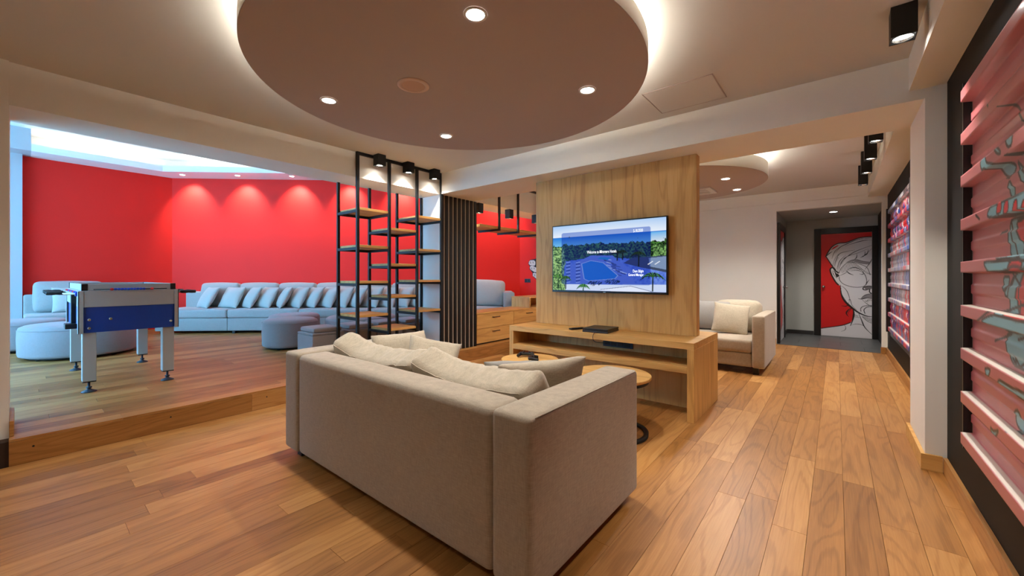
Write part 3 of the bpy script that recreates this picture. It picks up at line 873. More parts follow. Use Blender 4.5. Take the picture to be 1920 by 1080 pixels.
P = np.zeros((nv, nu, 3)); P[..., 0] = -TW + bz + U * SW; P[..., 1] = -0.0015; P[..., 2] = THh - bz - V * SHt
link('screen', grid_mesh('screen', P, img, 'screen_print'), tv)
def text(s, u, v, size, align, parent, mat='text_glow', sx=0.8):
    cu = bpy.data.curves.new('lettering', 'FONT'); cu.body = s; cu.size = size; cu.align_x = align; cu.align_y = 'CENTER'
    cu.space_character = 1.0; cu.offset = size * 0.004
    o = bpy.data.objects.new('lettering', cu); C.objects.link(o); o.parent = parent
    o.location = (-TW + bz + u * SW, -0.0032, THh - bz - v * SHt); o.rotation_euler = (PI / 2, 0, 0); o.scale = (sx, 1, 1)
    cu.materials.append(M[mat])
    bpy.context.view_layer.update()
    me = bpy.data.meshes.new_from_object(o)
    n = link('lettering', me, parent, o.location, o.rotation_euler); n.scale = o.scale
    bpy.data.objects.remove(o)
    return n
text('Welcome to Miramare Hotels', 0.475, 0.425, 0.044, 'CENTER', tv, sx=0.62)
text('5.10.2020', 0.825, 0.155, 0.040, 'RIGHT', tv, sx=0.62)
text('Dem Bilgin', 0.83, 0.715, 0.040, 'RIGHT', tv, sx=0.62)
text('General Manager', 0.83, 0.765, 0.036, 'RIGHT', tv, sx=0.62)
obj('emblem', MB().box(-TW + bz + .17 * SW - .012, -TW + bz + .17 * SW + .012, -0.0035, -0.003, THh - .142, THh - .138).box(-TW + bz + .17 * SW - .002, -TW + bz + .17 * SW + .002, -0.0036, -0.0031, THh - .152, THh - .128), 'ink_black', tv)
box('brand_mark', 'steel', -TW / 2 - .015, -TW / 2 + .015, -0.001, -0.0001, 0.007, 0.013, tv)

# games console, remote, cable, sockets
gc = thing('games_console', 'flat black games console on the television stand', 'games console', (-1.83, 3.66, SH), 0.06)
box('lower_shell', 'grey_plastic', -0.132, 0.132, -0.144, 0.144, 0.001, 0.017, gc, bevel=0.003)
box('slot', 'black_plastic', -0.128, 0.128, -0.138, 0.14, 0.0171, 0.0219, gc)
box('upper_shell', 'black_plastic', -0.132, 0.132, -0.144, 0.144, 0.022, 0.040, gc, bevel=0.003)
rm = thing('remote_control', 'black remote control beside the games console', 'remote control', (-2.09, 3.63, SH), -0.35)
obj('body', rbox(0.022, 0.085, 0.009, 0.007, 3), 'black_plastic', rm, (0, 0, 0.010))
for k in range(5):
    for s_ in (-1, 1): obj('button', MB().lathe([(0.004, 0), (0.0035, 0.002)], (s_ * .009, -0.05 + k * .022, 0.019), n=8), 'grey_plastic', rm)
cbp = smooth_line([(-1.80, 3.515, SH + .012), (-1.80, 3.47, SH + .008), (-1.803, 3.447, SH - .01), (-1.805, 3.447, SH - .045), (-1.79, 3.46, SH - .075), (-1.77, 3.60, SH - .10), (-1.74, 3.75, SH - .13), (-1.70, 3.835, SH - .10)], 6)
tag(obj('cable', MB().tube([tuple(p) for p in cbp], 0.003, 6), 'black_plastic'), 'thin black cable hanging from the games console over the stand edge', 'cable')
ss = thing('socket_strip', 'grey socket strip mounted inside the television stand', 'socket', (-1.73, 3.845, 0.52))
box('plate', 'charcoal_plastic', -0.16, 0.16, -0.014, -0.0005, -0.04, 0.04, ss, bevel=0.003)
for k in range(4): box('outlet', 'black_plastic', -0.135 + k * .07, -0.08 + k * .07, -0.017, -0.0142, -0.026, 0.026, ss)

# ------------------------------------------------------------------ round side tables, controllers
def rtable(name, label, cx, cy, R, h, legs):
    t_ = thing(name, label, 'table', (cx, cy, 0), 0, 'round side tables')
    obj('top', MB().lathe([(R - .003, h - 0.022), (R, h - .019), (R, h - .003), (R - .003, h)], n=64), 'oak_long', t_)
    obj('rim', MB().lathe([(R - .02, h - .05), (R - .02, h - .0222), (R - .05, h - .0222), (R - .05, h - .05)], n=48, caps=False), 'black_metal', t_)
    rr = R * .93
    obj('base_ring', MB().lathe([(rr, 0.0), (rr, 0.022), (rr - .03, 0.022), (rr - .03, 0.0), (rr, 0.0)], n=48, caps=False), 'black_metal', t_)
    for a in legs:
        l = MB().box(rr - .03, rr - .012, -.02, .02, 0.0221, h - .0505)
        obj('leg', l, 'black_metal', t_, rot=(0, 0, a))
rtable('round_table', 'round oak topped table with controllers on it before the television stand', -2.12, 2.86, 0.255, 0.47, (0.3, 2.4, 4.5))
rtable('round_table', 'lower round oak topped table with black ring base behind the sofa arm', -1.36, 2.89, 0.30, 0.45, (-0.72, 1.4, 3.5))
def gamepad(label, x, y, z, rz, tilt):
    g = thing('game_controller', label, 'game controller', (x, y, z), rz, 'controllers on the table')
    body = rbox(0.055, 0.028, 0.014, 0.013, 4)
    o = obj('body', body, 'black_plastic', g, (0, 0, 0.026), (tilt, 0, 0))
    for s_ in (-1, 1):
        pts = [(s_ * .05, 0.0, .028), (s_ * .062, -.03, .024), (s_ * .07, -.062, .018)]
        mbb = MB()
        for i in range(8):
            tt = i / 7; p = Vector(pts[0]).lerp(Vector(pts[2]), tt); r_ = .0185 - .005 * tt
            mbb.v += [(p.x + r_ * math.cos(2 * PI * k / 10), p.y, max(0.001, p.z + r_ * math.sin(2 * PI * k / 10))) for k in range(10)]
        for i in range(7):
            for k in range(10): mbb.f.append((i * 10 + k, i * 10 + (k + 1) % 10, (i + 1) * 10 + (k + 1) % 10, (i + 1) * 10 + k)); mbb.sm.append(True)
        mbb.f.append(tuple(range(10))); mbb.sm.append(False); mbb.f.append(tuple(70 + k for k in range(10))); mbb.sm.append(False)
        obj('grip', mbb, 'black_plastic', g)
        obj('thumbstick', MB().lathe([(0.006, 0.038), (0.005, 0.046), (0.010, 0.047), (0.009, 0.051)], (s_ * .026, -.012, 0), n=14), 'grey_plastic', g)
    return g
gamepad('black game controller lying on the round table, farther of two', -2.20, 2.92, 0.47, 0.5, 0.0)
gamepad('black game controller lying on the round table, nearer of two', -2.06, 2.80, 0.47, 2.2, 0.0)

# ------------------------------------------------------------------ sofas
def sofa(name, label, x0, x1, y0, y1, h, facing, loc=(0, 0, 0), mat='beige_fabric', aw=0.19, bt=0.20, seat=0.42, z0=0.055, n_seat=2, grp=None):
    """box-arm sofa; facing +1: back at y0 (seat opens to +Y), -1: back at y1"""
    s = thing(name, label, 'sofa', ((x0 + x1) / 2, (y0 + y1) / 2, 0), 0 if facing > 0 else PI, grp)
    W = x1 - x0; D = y1 - y0; hw = W / 2; hd = D / 2
    def blk(nm, a, b_, c, d, e, f_, r=0.03, puff=(0, 0, 0), m_=mat, n=6):
        return obj(nm, rbox((b_ - a) / 2, (d - c) / 2, (f_ - e) / 2, r, n, puff), m_, s, ((a + b_) / 2, (c + d) / 2, (e + f_) / 2))
    blk('back', -hw + aw + .001, hw - aw - .001, -hd, -hd + bt, z0, h - .004, 0.035, (0, 0, 0.004))
    for sg in (-1, 1):
        a = blk('arm', *( (-hw, -hw + aw) if sg < 0 else (hw - aw, hw)), -hd - .004, hd, z0, h, 0.024, (0, 0, 0.004))
        # welt seam along the top outer edge of the arm
        xe = sg * (aw / 2 - .004)
        obj('piping', MB().tube([(xe, -hd + .03, h / 2 - z0 / 2 - .006), (xe, hd - .03, h / 2 - z0 / 2 - .006)], 0.0022, 6), mat, a)
    blk('base', -hw + aw + .002, hw - aw - .002, -hd + bt + .002, hd - .03, z0, 0.255, 0.02)
    sw = (W - 2 * aw - .006) / n_seat
    for k in range(n_seat):
        blk('seat_cushion', -hw + aw + .003 + k * sw, -hw + aw + .003 + (k + 1) * sw - .004, -hd + bt + .004, hd - .015, 0.258, seat, 0.035, (0, 0, 0.012))
    for sx in (-1, 1):
        for sy in (-1, 1):
            obj('leg', MB().box(sx * (hw - .10) - .03, sx * (hw - .10) + .03, sy * (hd - .08) - .03, sy * (hd - .08) + .03, 0.0, z0 + .004), 'black_plastic', s, bevel=0.003)
    return s
sofa('sofa', 'large beige fabric sofa in the foreground seen from behind', -2.90, -0.83, 1.13, 2.10, 0.70, +1)
sofa('sofa', 'beige fabric sofa in the back room beyond the television stand', -2.95, -0.665, 5.62, 6.75, 0.725, -1, z0=0.085, aw=0.135)

# loose cushions
def soft(name, label, mb, mat, loc, rot, grp, cat='cushion'):
    o = obj(name, mb, mat, None, loc, rot)
    return tag(o, label, cat, grp)
def back_cushion(label, w, h, t_, loc, rot, mat, grp, seed, wob=0.006):
    """big back cushion with a welt round its edge"""
    root = thing('back_cushion', label, 'cushion', loc, 0, grp); root.rotation_euler = rot
    obj('cover', rbox(w / 2, t_ / 2, h / 2, min(t_ * .42, 0.07), 8, (0.012, t_ * .28, 0.015), wob, seed), mat, root, (0, 0, h / 2 + .01))
    return root
G1 = 'loose cushions of the foreground sofa'
def boxed(w, h, t_, seed, dip, peak):
    """boxed feather back cushion: sagging creased top, seam along its back edge; base at z = 0"""
    mb = rbox(w / 2, t_ / 2, h / 2, 0.045, 30, (0.012, 0.022, 0.012))
    out = []; sm = []; q = 0.045 * (1 - 0.7071)
    for x, y_, z in mb.v:
        ridge = abs(y_ + t_ / 2 - q) < .008 and abs(z - h / 2 + q) < .008 and abs(x) < w / 2 - .02
        k = (z + h / 2) / h; u = x / (w / 2)
        e = max(0.0, u * (1 if peak > 0 else -1))
        z2 = z - dip * k * k * (1 - u * u) + abs(peak) * k * k * e ** 3
        c_ = mnoise.noise(Vector((x * 17 + z * 3 + seed, y_ * 3.0, seed))) * 0.011 + mnoise.noise(Vector((x * 38 - y_ * 6 + seed, y_ * 6, seed + 4))) * 0.0055
        s_ = mnoise.noise(Vector((x * 15 + seed, z * 5, seed + 9))) * 0.010
        sg = 1 if y_ > 0 else -1
        out.append((x * (1 - 0.02 * k), y_ * (1.04 - 0.14 * k) + s_ * sg * min(1, abs(y_) / (t_ * .4)), z2 + c_ * k + h / 2))
        if ridge: sm.append(out[-1])
    mb.v = out
    rows = {}
    for p_ in sm: rows.setdefault(round(p_[0] / 0.028), []).append(p_)
    mid_ = [tuple(sum(q_[c_] for q_ in r_) / len(r_) for c_ in range(3)) for k_, r_ in sorted(rows.items())]
    mb.seam = [tuple(p_) for p_ in smooth_line([(a_, b_ - .002, c_ + .002) for a_, b_, c_ in mid_], 4)]
    return mb
def back_big(label, loc, rot, seed, dip, peak, w=0.84):
    root = thing('back_cushion', label, 'cushion', loc, 0, G1); root.rotation_euler = rot
    h_, t_ = 0.30, 0.21
    mb = boxed(w, h_, t_, seed, dip, peak)
    cv = obj('cover', mb, 'beige_cushion', root)
    obj('piping', MB().tube(mb.seam, 0.0030, 6), 'beige_cushion', cv)
back_big('large beige back cushion at the left of the foreground sofa', (-2.29, 1.575, 0.475), (0.45, 0, 0.03), 1.3, 0.05, -0.07)
back_big('large beige back cushion at the right of the foreground sofa', (-1.45, 1.575, 0.475), (0.45, 0, -0.03), 5.1, 0.05, -0.04)
soft('scatter_cushion', 'beige scatter cushion leaning on the left arm of the foreground sofa', pillow(0.46, 0.36, 0.14, seed=2.0, wob=0.012), 'beige_cushion', (-2.52, 1.86, 0.43), (-0.45, 0.0, 1.45), G1)
soft('scatter_cushion', 'small pointed beige cushion behind the gap between the two back cushions', pillow(0.40, 0.36, 0.14, seed=3.2, wob=0.014, ear=0.10), 'beige_cushion', (-2.24, 1.82, 0.43), (-0.6, 0.2, 0.9), G1)
soft('scatter_cushion', 'grey beige cushion leaning on the right arm of the foreground sofa', pillow(0.54, 0.35, 0.15, seed=6.2, wob=0.01), 'beige_cushion', (-1.34, 1.83, 0.43), (0.42, 0.0, 1.12), G1)
soft('scatter_cushion', 'dark grey beige cushion at the front of the foreground sofa', pillow(0.44, 0.29, 0.12, seed=7.7, wob=0.01), 'charcoal_cushion', (-1.56, 1.99, 0.43), (0.45, 0.0, 0.72), G1)
G2 = 'loose cushions of the back room sofa'
back_cushion('wide grey back cushion on the back room sofa', 0.95, 0.40, 0.2, (-1.62, 6.38, 0.425), (-0.2, 0, 0), 'charcoal_cushion', G2, 8.2)
back_cushion('beige back cushion at the right end of the back room sofa', 0.56, 0.42, 0.2, (-1.09, 6.43, 0.43), (-0.22, 0, 0), 'beige_cushion', G2, 9.4, 0.012)
soft('scatter_cushion', 'square beige cushion at the front of the back room sofa', pillow(0.44, 0.42, 0.15, seed=4.4, wob=0.01), 'beige_cushion', (-1.13, 6.06, 0.43), (-0.35, 0.12, 0.25), G2)

# ------------------------------------------------------------------ wall sofa of the raised room
def frame2d(o, d, n):
    """matrix: local x along d, local y along n (towards the room), z up"""
    return Matrix(((d.x, n.x, 0, o.x), (d.y, n.y, 0, o.y), (0, 0, 1, PZ), (0, 0, 0, 1)))
def wall_sofa(name, label, O, d, n, L, seat_w, arm0=False, arm1=False, grp=None):
    s = link(name, None); s.matrix_world = frame2d(O, d, n)
    tag(s, label, 'sofa', grp)
    s.empty_display_size = .1
    def blk(nm, a, b_, c, dd_, e, f_, r=0.03, puff=(0, 0, 0), m_='grey_fabric'):
        return obj(nm, rbox((b_ - a) / 2, (dd_ - c) / 2, (f_ - e) / 2, r, 5, puff), m_, s, ((a + b_) / 2, (c + dd_) / 2, (e + f_) / 2))
    a0 = 0.2 if arm0 else 0; a1 = L - (0.2 if arm1 else 0)
    if arm0: blk('arm', 0, 0.198, 0.02, 0.95, 0.05, 0.74)
    if arm1: blk('arm', L - .198, L, 0.02, 0.95, 0.05, 0.74)
    blk('back', a0, a1, 0.02, 0.20, 0.05, 0.74)
    k = a0; sw = (a1 - a0) / round((a1 - a0) / seat_w)
    while k < a1 - .1:
        blk('base', k + .001, k + sw - .001, 0.202, 0.93, 0.05, 0.28, 0.015)
        blk('seat_cushion', k + .002, k + sw - .002, 0.204, 0.95, 0.283, 0.44, 0.035, (0, 0, 0.012))
        for yy in (0.28, 0.86): obj('leg', MB().box(k + .06, k + .11, yy - .025, yy + .025, 0, 0.054), 'black_plastic', s)
        k += sw
    return s
P0 = DA + dd * 0.40
LD = 6.5
ws = wall_sofa('lounge_sofa', 'long light grey sofa against the red diagonal wall', P0, dd, dn, LD, 1.24, arm1=True)
P1 = Vector((-10.45, 0.02))
ws2 = wall_sofa('lounge_sofa', 'short light grey sofa against the left red wall behind the football table', P1, Vector((0, 1)), Vector((1, 0)), 1.38, 1.38)
bc_mesh = rbox(0.355, 0.085, 0.225, 0.06, 6, (0.01, 0.05, 0.015), 0.006, 2.2).mesh('back_cushion', 'grey_fabric')
BCN = ['leftmost back cushion', 'second back cushion', 'third back cushion', 'fourth back cushion', 'fifth back cushion', 'sixth back cushion', 'seventh back cushion']
for k in range(7):
    p = P0 + dd * (0.78 + k * 0.73) + dn * 0.345
    o = link('back_cushion', bc_mesh, None, (p.x, p.y, PZ + 0.685)); o.rotation_mode = 'XYZ'
    ang = math.atan2(dd.y, dd.x)
    o.rotation_euler = (-0.16, 0, ang + 0.02 * math.sin(k * 2.3))
    tag(o, 'light grey ' + BCN[k] + ' from the red corner along the long wall sofa', 'cushion', 'back cushions of the long wall sofa')
# last back cushion by the drawer cabinet, seen right of the slatted column
p = P0 + dd * (LD - 0.53) + dn * 0.36
o = link('back_cushion', rbox(0.36, 0.10, 0.25, 0.07, 6, (0.012, 0.055, 0.015), 0.006, 6.0).mesh('back_cushion', 'light_cushion'), None, (p.x, p.y, PZ + 0.71), (-0.18, 0.05, ang))
tag(o, 'large pale cushion at the right end of the wall sofa beside the slatted column', 'cushion', 'back cushions of the long wall sofa')
o = link('back_cushion', rbox(0.40, 0.10, 0.25, 0.07, 6, (0.01, 0.05, 0.015), 0.006, 4.0).mesh('back_cushion', 'grey_fabric'), None, (-10.12, 0.52, PZ + 0.70), (-0.14, 0, PI / 2))
tag(o, 'big grey back cushion on the short left sofa behind the football table', 'cushion', 'back cushions of the short wall sofa')
PM = [pillow(0.46, 0.44, 0.155, 12, seed=s_, wob=0.008, ear=0.06).mesh('scatter_cushion', 'light_cushion') for s_ in (1.0, 4.0, 8.0)]
PX = [378, 425, 460, 490, 521, 549, 578, 606, 634, 659, 690, 720, 748, 774]
PN = ['first', 'second', 'third', 'fourth', 'fifth', 'sixth', 'seventh', 'eighth', 'ninth', 'tenth', 'eleventh', 'twelfth', 'thirteenth', 'fourteenth']
base_o = P0 + dn * 0.67
for k, px in enumerate(PX):
    # where the ray meets the seat line of the sofa
    r_ = ray(px, 560)
    A = np.array([[r_[0], -dd.x], [r_[1], -dd.y]]); sol = np.linalg.solve(A, np.array([base_o.x, base_o.y]))
    q_ = base_o + dd * sol[1]
    o = link('scatter_cushion', PM[k % 3], None, (q_.x, q_.y, PZ + 0.445))
    tw = -(0.62, 0.35, 0.75, 0.5, 0.95, 0.65, 0.7, 0.6, 0.65, 0.75, 0.6, 0.6, 0.6, 0.6)[k]
    o.rotation_euler = (-0.48, 0.04 * math.sin(k * 3.1), ang + tw)
    tag(o, 'pale scatter cushion, ' + PN[k] + ' from the left in the row on the long wall sofa', 'cushion', 'scatter cushions on the long wall sofa')
o = link('scatter_cushion', PM[1], None, (-9.86, 0.54, PZ + 0.445), (-0.35, 0, PI / 2))
tag(o, 'pale scatter cushion on the short left sofa beside the football table', 'cushion', 'scatter cushions on the short wall sofa')

# round ottomans
def ottoman(label, x, y, R, h=0.42):
    t_ = thing('round_ottoman', label, 'ottoman', (x, y, PZ), 0, 'round ottomans')
    prof = [(R - .03, 0.035), (R - .008, 0.045), (R, 0.07)]
    hh = h
    prof += [(R + .004, hh * .6), (R, hh - .06), (R - .012, hh - .025), (R - .05, hh - .004), (R * .6, hh + .006), (R * .2, hh + .008), (0.001, hh + .008)]
    obj('cover', MB().lathe(prof, n=64), 'dusty_fabric', t_)
    obj('seam', MB().lathe([(R + .003, hh - .052), (R + .006, hh - .048), (R + .003, hh - .044)], n=64, caps=False), 'dusty_fabric', t_)
    obj('plinth', MB().lathe([(R - .06, 0.012), (R - .06, 0.0348)], n=40), 'black_plastic', t_)
    for k in range(4):
        a = k * PI / 2 + .6
        obj('leg', MB().lathe([(0.025, 0.0), (0.03, 0.0118)], (math.cos(a) * (R - .1), math.sin(a) * (R - .1), 0), n=12), 'black_plastic', t_)
ottoman('broad round grey ottoman behind the football table', -7.86, 0.52, 0.56)
ottoman('round grey ottoman at the left edge beyond the broad one', -8.98, 0.02, 0.45)
ottoman('round grey ottoman standing nearest the beige sofa', -6.27, 2.52, 0.365)
ottoman('round grey ottoman half hidden behind the one nearest the beige sofa', -6.99, 2.87, 0.38)
ottoman('wide round grey ottoman behind the shelf rack', -5.86, 3.43, 0.54)
# cube stools
CN = ['cube stool nearest the camera, left of the shelf rack', 'second cube stool, behind the first bay of the shelf rack', 'third cube stool, behind the middle bay of the shelf rack', 'fourth cube stool, beside the slatted column']
for k, yy in enumerate((2.10, 2.535, 2.94, 3.37)):
    t_ = thing('cube_stool', 'dusty grey upholstered ' + CN[k], 'stool', (-4.86, yy + 0.2, PZ), 0, 'cube stools')
    obj('body', rbox(0.20, 0.193, 0.165, 0.012, 3), 'dusty_fabric', t_, (0, 0, 0.185))
    obj('lid', rbox(0.20, 0.193, 0.012, 0.01, 3), 'dusty_fabric', t_, (0, 0, 0.3635))
    obj('seat_pad', rbox(0.178, 0.172, 0.028, 0.022, 4, (0, 0, 0.008)), 'dusty_fabric', t_, (0, 0, 0.405))
    for sx in (-1, 1):
        for sy in (-1, 1): obj('foot', MB().box(sx * .16 - .02, sx * .16 + .02, sy * .15 - .02, sy * .15 + .02, 0, 0.0205), 'black_plastic', t_)

# ------------------------------------------------------------------ table football
tf = thing('football_table', 'blue and silver table football game with black handles', 'game table', (-5.88, 0.655, PZ))
XA, XB, YA, YB2 = -0.74, 0.75, -0.337, 0.337
zt = 1.135 - PZ; zf = 1.075 - PZ; zm = 0.93 - PZ; zb = 0.703 - PZ
# hollow box: upper silver band, lower blue band
def ring4(nm, mat, x0, x1, y0, y1, z0, z1, w, bevel=0.002):
    box(nm, mat, x0, x1, y0, y0 + w, z0, z1, tf, bevel=bevel); box(nm, mat, x0, x1, y1 - w, y1, z0, z1, tf, bevel=bevel)
    box(nm, mat, x0, x0 + w, y0 + w + .0005, y1 - w - .0005, z0, z1, tf, bevel=bevel); box(nm, mat, x1 - w, x1, y0 + w + .0005, y1 - w - .0005, z0, z1, tf, bevel=bevel)
ring4('side_board', 'silver_board', XA, XB, YA, YB2, zm, zf, 0.03)
ring4('blue_panel', 'blue_board', XA + .012, XB - .012, YA + .012, YB2 - .012, zb, zm - .0005, 0.025)
ring4('top_frame', 'silver_board', XA + .02, XB - .02, YA + .02, YB2 - .02, zf + .0005, zt, 0.03)
box('playfield', 'turf_print', XA + .032, XB - .032, YA + .032, YB2 - .032, zm + .01, zm + .02, tf)
box('bottom_board', 'silver_board', XA + .04, XB - .04, YA + .04, YB2 - .04, zb + .02, zb + .035, tf)
box('glass_lid', 'window_glass', XA + .05, XB - .05, YA + .05, YB2 - .05, zt - .006, zt - .002, tf)
for sx in (-1, 1):
    for sy in (-1, 1):
        cx = XB if sx > 0 else XA; cy = YB2 if sy > 0 else YA
        xx = sorted((cx + sx * .006, cx - sx * .06)); yy = sorted((cy + sy * .006, cy - sy * .026))
        cm = MB().box(xx[0], xx[1], *( (cy, cy + .006) if sy > 0 else (cy - .006, cy)), zb - .004, zf - .004)
        xq = (cx, cx + .006) if sx > 0 else (cx - .006, cx)
        cm.box(*xq, yy[0], yy[1], zb - .004, zf - .004)
        obj('corner_trim', cm, 'silver_board', tf)
        xx = sorted((cx - sx * .014, cx - sx * .055)); yy = sorted((cy - sy * .014, cy - sy * .055))
        box('corner_cap', 'black_plastic', xx[0], xx[1], yy[0], yy[1], zf + .001, zt + .002, tf, bevel=0.004)
        lx = cx - sx * .085; ly = cy - sy * .066
        lg_ = box('leg', 'silver_board', lx - .045, lx + .045, ly - .045, ly + .045, 0.10, zb - .0005, tf, bevel=0.006)
        box('leg_cap', 'black_plastic', lx - .043, lx + .043, ly - .043, ly + .043, 0.092, 0.0995, tf)
        obj('levelling_foot', MB().lathe([(0.052, 0.0), (0.05, 0.008), (0.022, 0.022), (0.013, 0.028), (0.013, 0.035), (0.02, 0.036), (0.02, 0.048), (0.009, 0.05), (0.009, 0.0918)], (lx, ly, 0), n=20), 'charcoal_plastic', tf)
zr = zf - .028
mm = {}
for c_ in ('bead_red', 'bead_blue'):
    mm[c_] = MB().box(-.010, .010, -.013, .013, -.045, .02).lathe([(0.003, .02), (.011, .026), (.012, .034), (.008, .043), (.002, .045)], n=10).box(-.014, .014, -.009, .009, -.075, -.0451).mesh('player', c_)
for i in range(8):
    x = XA + 0.155 + i * 0.17
    side = -1 if i in (0, 1, 3, 5) else 1
    col = 'bead_red' if side < 0 else 'bead_blue'
    rod = obj('rod', MB().lathe([(0.0075, -0.47 if side > 0 else -0.43), (0.0075, 0.43 if side > 0 else 0.47)], (x, side * .05, zr), 'Y', 10), 'steel', tf)
    ya = side * (YB2 + .115)
    obj('handle', MB().lathe([(0.011, -.062), (0.016, -.058), (0.017, -.02), (0.0135, .0), (0.017, .025), (0.016, .058), (0.010, .062)], (x, ya, zr), 'Y', 14), 'black_plastic', rod)
    for s_ in (-1, 1):
        obj('bearing', MB().lathe([(0.024, 0), (0.02, 0.016)] if s_ > 0 else [(0.02, -0.016), (0.024, 0)], (x, s_ * (YB2 + .0005), zr), 'Y', 16), col, rod)
    n_ = (1, 2, 3, 5, 5, 3, 2, 1)[i]
    for j in range(n_):
        yy = (j - (n_ - 1) / 2) * min(.2, .5 / max(1, n_))
        link('player', mm[col], rod, (x, yy, zr))
for sx in (-1, 1):
    xe = XB + .012 if sx > 0 else XA - .012
    rd = obj('score_rod', MB().lathe([(0.004, -.25), (0.004, .25)], (xe, 0, zf + .012), 'Y', 8), 'black_metal', tf)
    for k in range(10): obj('score_bead', MB().lathe([(0.006, -.010), (0.0105, -.006), (0.0105, .006), (0.006, .010)], (xe, -.11 + k * .0215 , zf + .012), 'Y', 12), 'bead_blue', rd)
    for yy in (-.134, .14): obj('score_bead', MB().lathe([(0.006, -.012), (0.012, -.007), (0.012, .007), (0.006, .012)], (xe, yy, zf + .012), 'Y', 12), 'bead_red', rd)
for (yy, zz) in ((-.275, zb + .115), (-.275, zb + .04), (-.14, zb + .115), (.285, zb + .06)):
    obj('bolt', MB().lathe([(0.013, 0), (0.012, .004), (0.006, .007)], (XB - .0118, yy, zz), 'X', 14), 'steel', tf)
hb = obj('ball_holder', MB().box(XB - .30, XB - .26, YA - .035, YA - .0005, zb + .07, zm + .12).box(XB - .33, XB - .17, YA - .075, YA - .0005, zb + .03, zb + .075), 'black_plastic', tf, bevel=0.006)

# ------------------------------------------------------------------ corridor doors
def cd(pts):      # zoom-crop pixels of the door -> (u, v)
    o = []
    for x, y in pts:
        u = (x - 98) / 462.0; top = 80 - 20 * u; bot = 1022 + 33 * u
        o.append((u, (y - top) / (bot - top)))
    return o
DWd, DHt = 0.775, 2.06
dnu, dnv = 170, 430
DU, DV = np.meshgrid(np.linspace(0, 1, dnu), np.linspace(0, 1, dnv))
dimg = np.zeros((dnv, dnu, 3)); dimg[:] = lin('d01318')
DX, DY = DU * DWd, DV * DHt
def D(p): return np.array([(u * DWd, v * DHt) for u, v in cd(p)])
W_, K_ = 'd9d5d6', '120d0e'
head = [(575, 105), (500, 108), (440, 118), (380, 140), (330, 158), (260, 165), (205, 195), (170, 240), (145, 285), (175, 330), (205, 375), (235, 410), (265, 450), (270, 500), (280, 560), (285, 620), (300, 670), (330, 715), (390, 765), (400, 800), (395, 860), (375, 905), (300, 930), (200, 945), (80, 960), (80, 1040), (575, 1075)]
fill(dimg, DX, DY, D(head), W_)
ear = D([(262, 440), (235, 420), (208, 390), (186, 408), (195, 450), (215, 490), (240, 530), (262, 552), (278, 552), (272, 480)])
fill(dimg, DX, DY, smooth_line(ear, 5, True), W_)
fill(dimg, DX, DY, D([(190, 228), (215, 200), (250, 182), (272, 180), (225, 212)]), 'd01318')
def S(pts, w, taper=True): stroke(dimg, DX, DY, smooth_line(D(pts), 8), w * 1.15, K_, taper)
S(head[:9], 0.016, False); S(head[8:12], 0.014, False); S([(280, 555), (285, 620), (300, 670), (330, 715), (390, 770), (450, 815), (520, 845), (570, 850)], 0.030)
S([(262, 440), (235, 420), (208, 390), (186, 408), (195, 450), (215, 490), (240, 530), (262, 552)], 0.020, False)
S([(215, 420), (232, 435), (240, 460), (245, 490)], 0.016); S([(205, 415), (215, 450), (235, 480)], 0.010)
fill(dimg, DX, DY, D([(235, 440), (262, 452), (272, 470), (250, 482), (238, 465)]), K_)
S([(100, 958), (200, 945), (300, 930), (372, 905)], 0.014, False)
S([(390, 770), (402, 810), (395, 870), (372, 935)], 0.026); S([(445, 815), (470, 880), (500, 950), (560, 1015)], 0.016)
S([(290, 748), (330, 752), (355, 735)], 0.014); S([(385, 765), (350, 790), (335, 820), (355, 850)], 0.020); S([(330, 755), (360, 745), (385, 765), (360, 800), (345, 835)], 0.010)
S([(315, 925), (330, 950), (320, 975), (285, 988)], 0.008); S([(375, 930), (420, 918), (470, 925), (500, 945)], 0.008)
S([(275, 560), (310, 575), (345, 620), (365, 690), (350, 730)], 0.009); S([(350, 700), (370, 690), (385, 740), (430, 790)], 0.008); S([(285, 570), (295, 640), (330, 700), (355, 730)], 0.006)
S([(270, 480), (275, 510), (310, 545), (380, 570), (450, 575), (500, 560), (515, 520), (505, 470), (480, 430)], 0.008, False)
S([(270, 470), (300, 455), (330, 440), (345, 430)], 0.008); S([(335, 420), (360, 445), (400, 462)], 0.014); S([(345, 415), (370, 398), (410, 390), (450, 405), (490, 435)], 0.012); S([(452, 452), (480, 455), (495, 445)], 0.010); S([(375, 425), (420, 418), (460, 425), (490, 450)], 0.008)
S([(560, 310), (545, 345), (500, 410)], 0.012); S([(538, 505), (520, 530), (510, 555)], 0.010)
# hatched eye shadow
for k in range(22):
    x = 285 + k * 12
    S([(x, 400 - 58 * math.sin(PI * min(1, k / 18)) + max(0, k - 10) * 5), (x + 14 + k * .6, 440 - 14 * math.sin(PI * k / 22) * 2 + max(0, k - 14) * 3)], 0.0045, False)
S([(270, 440), (290, 395), (340, 350), (400, 345), (470, 365), (520, 395), (545, 460)], 0.007, False)
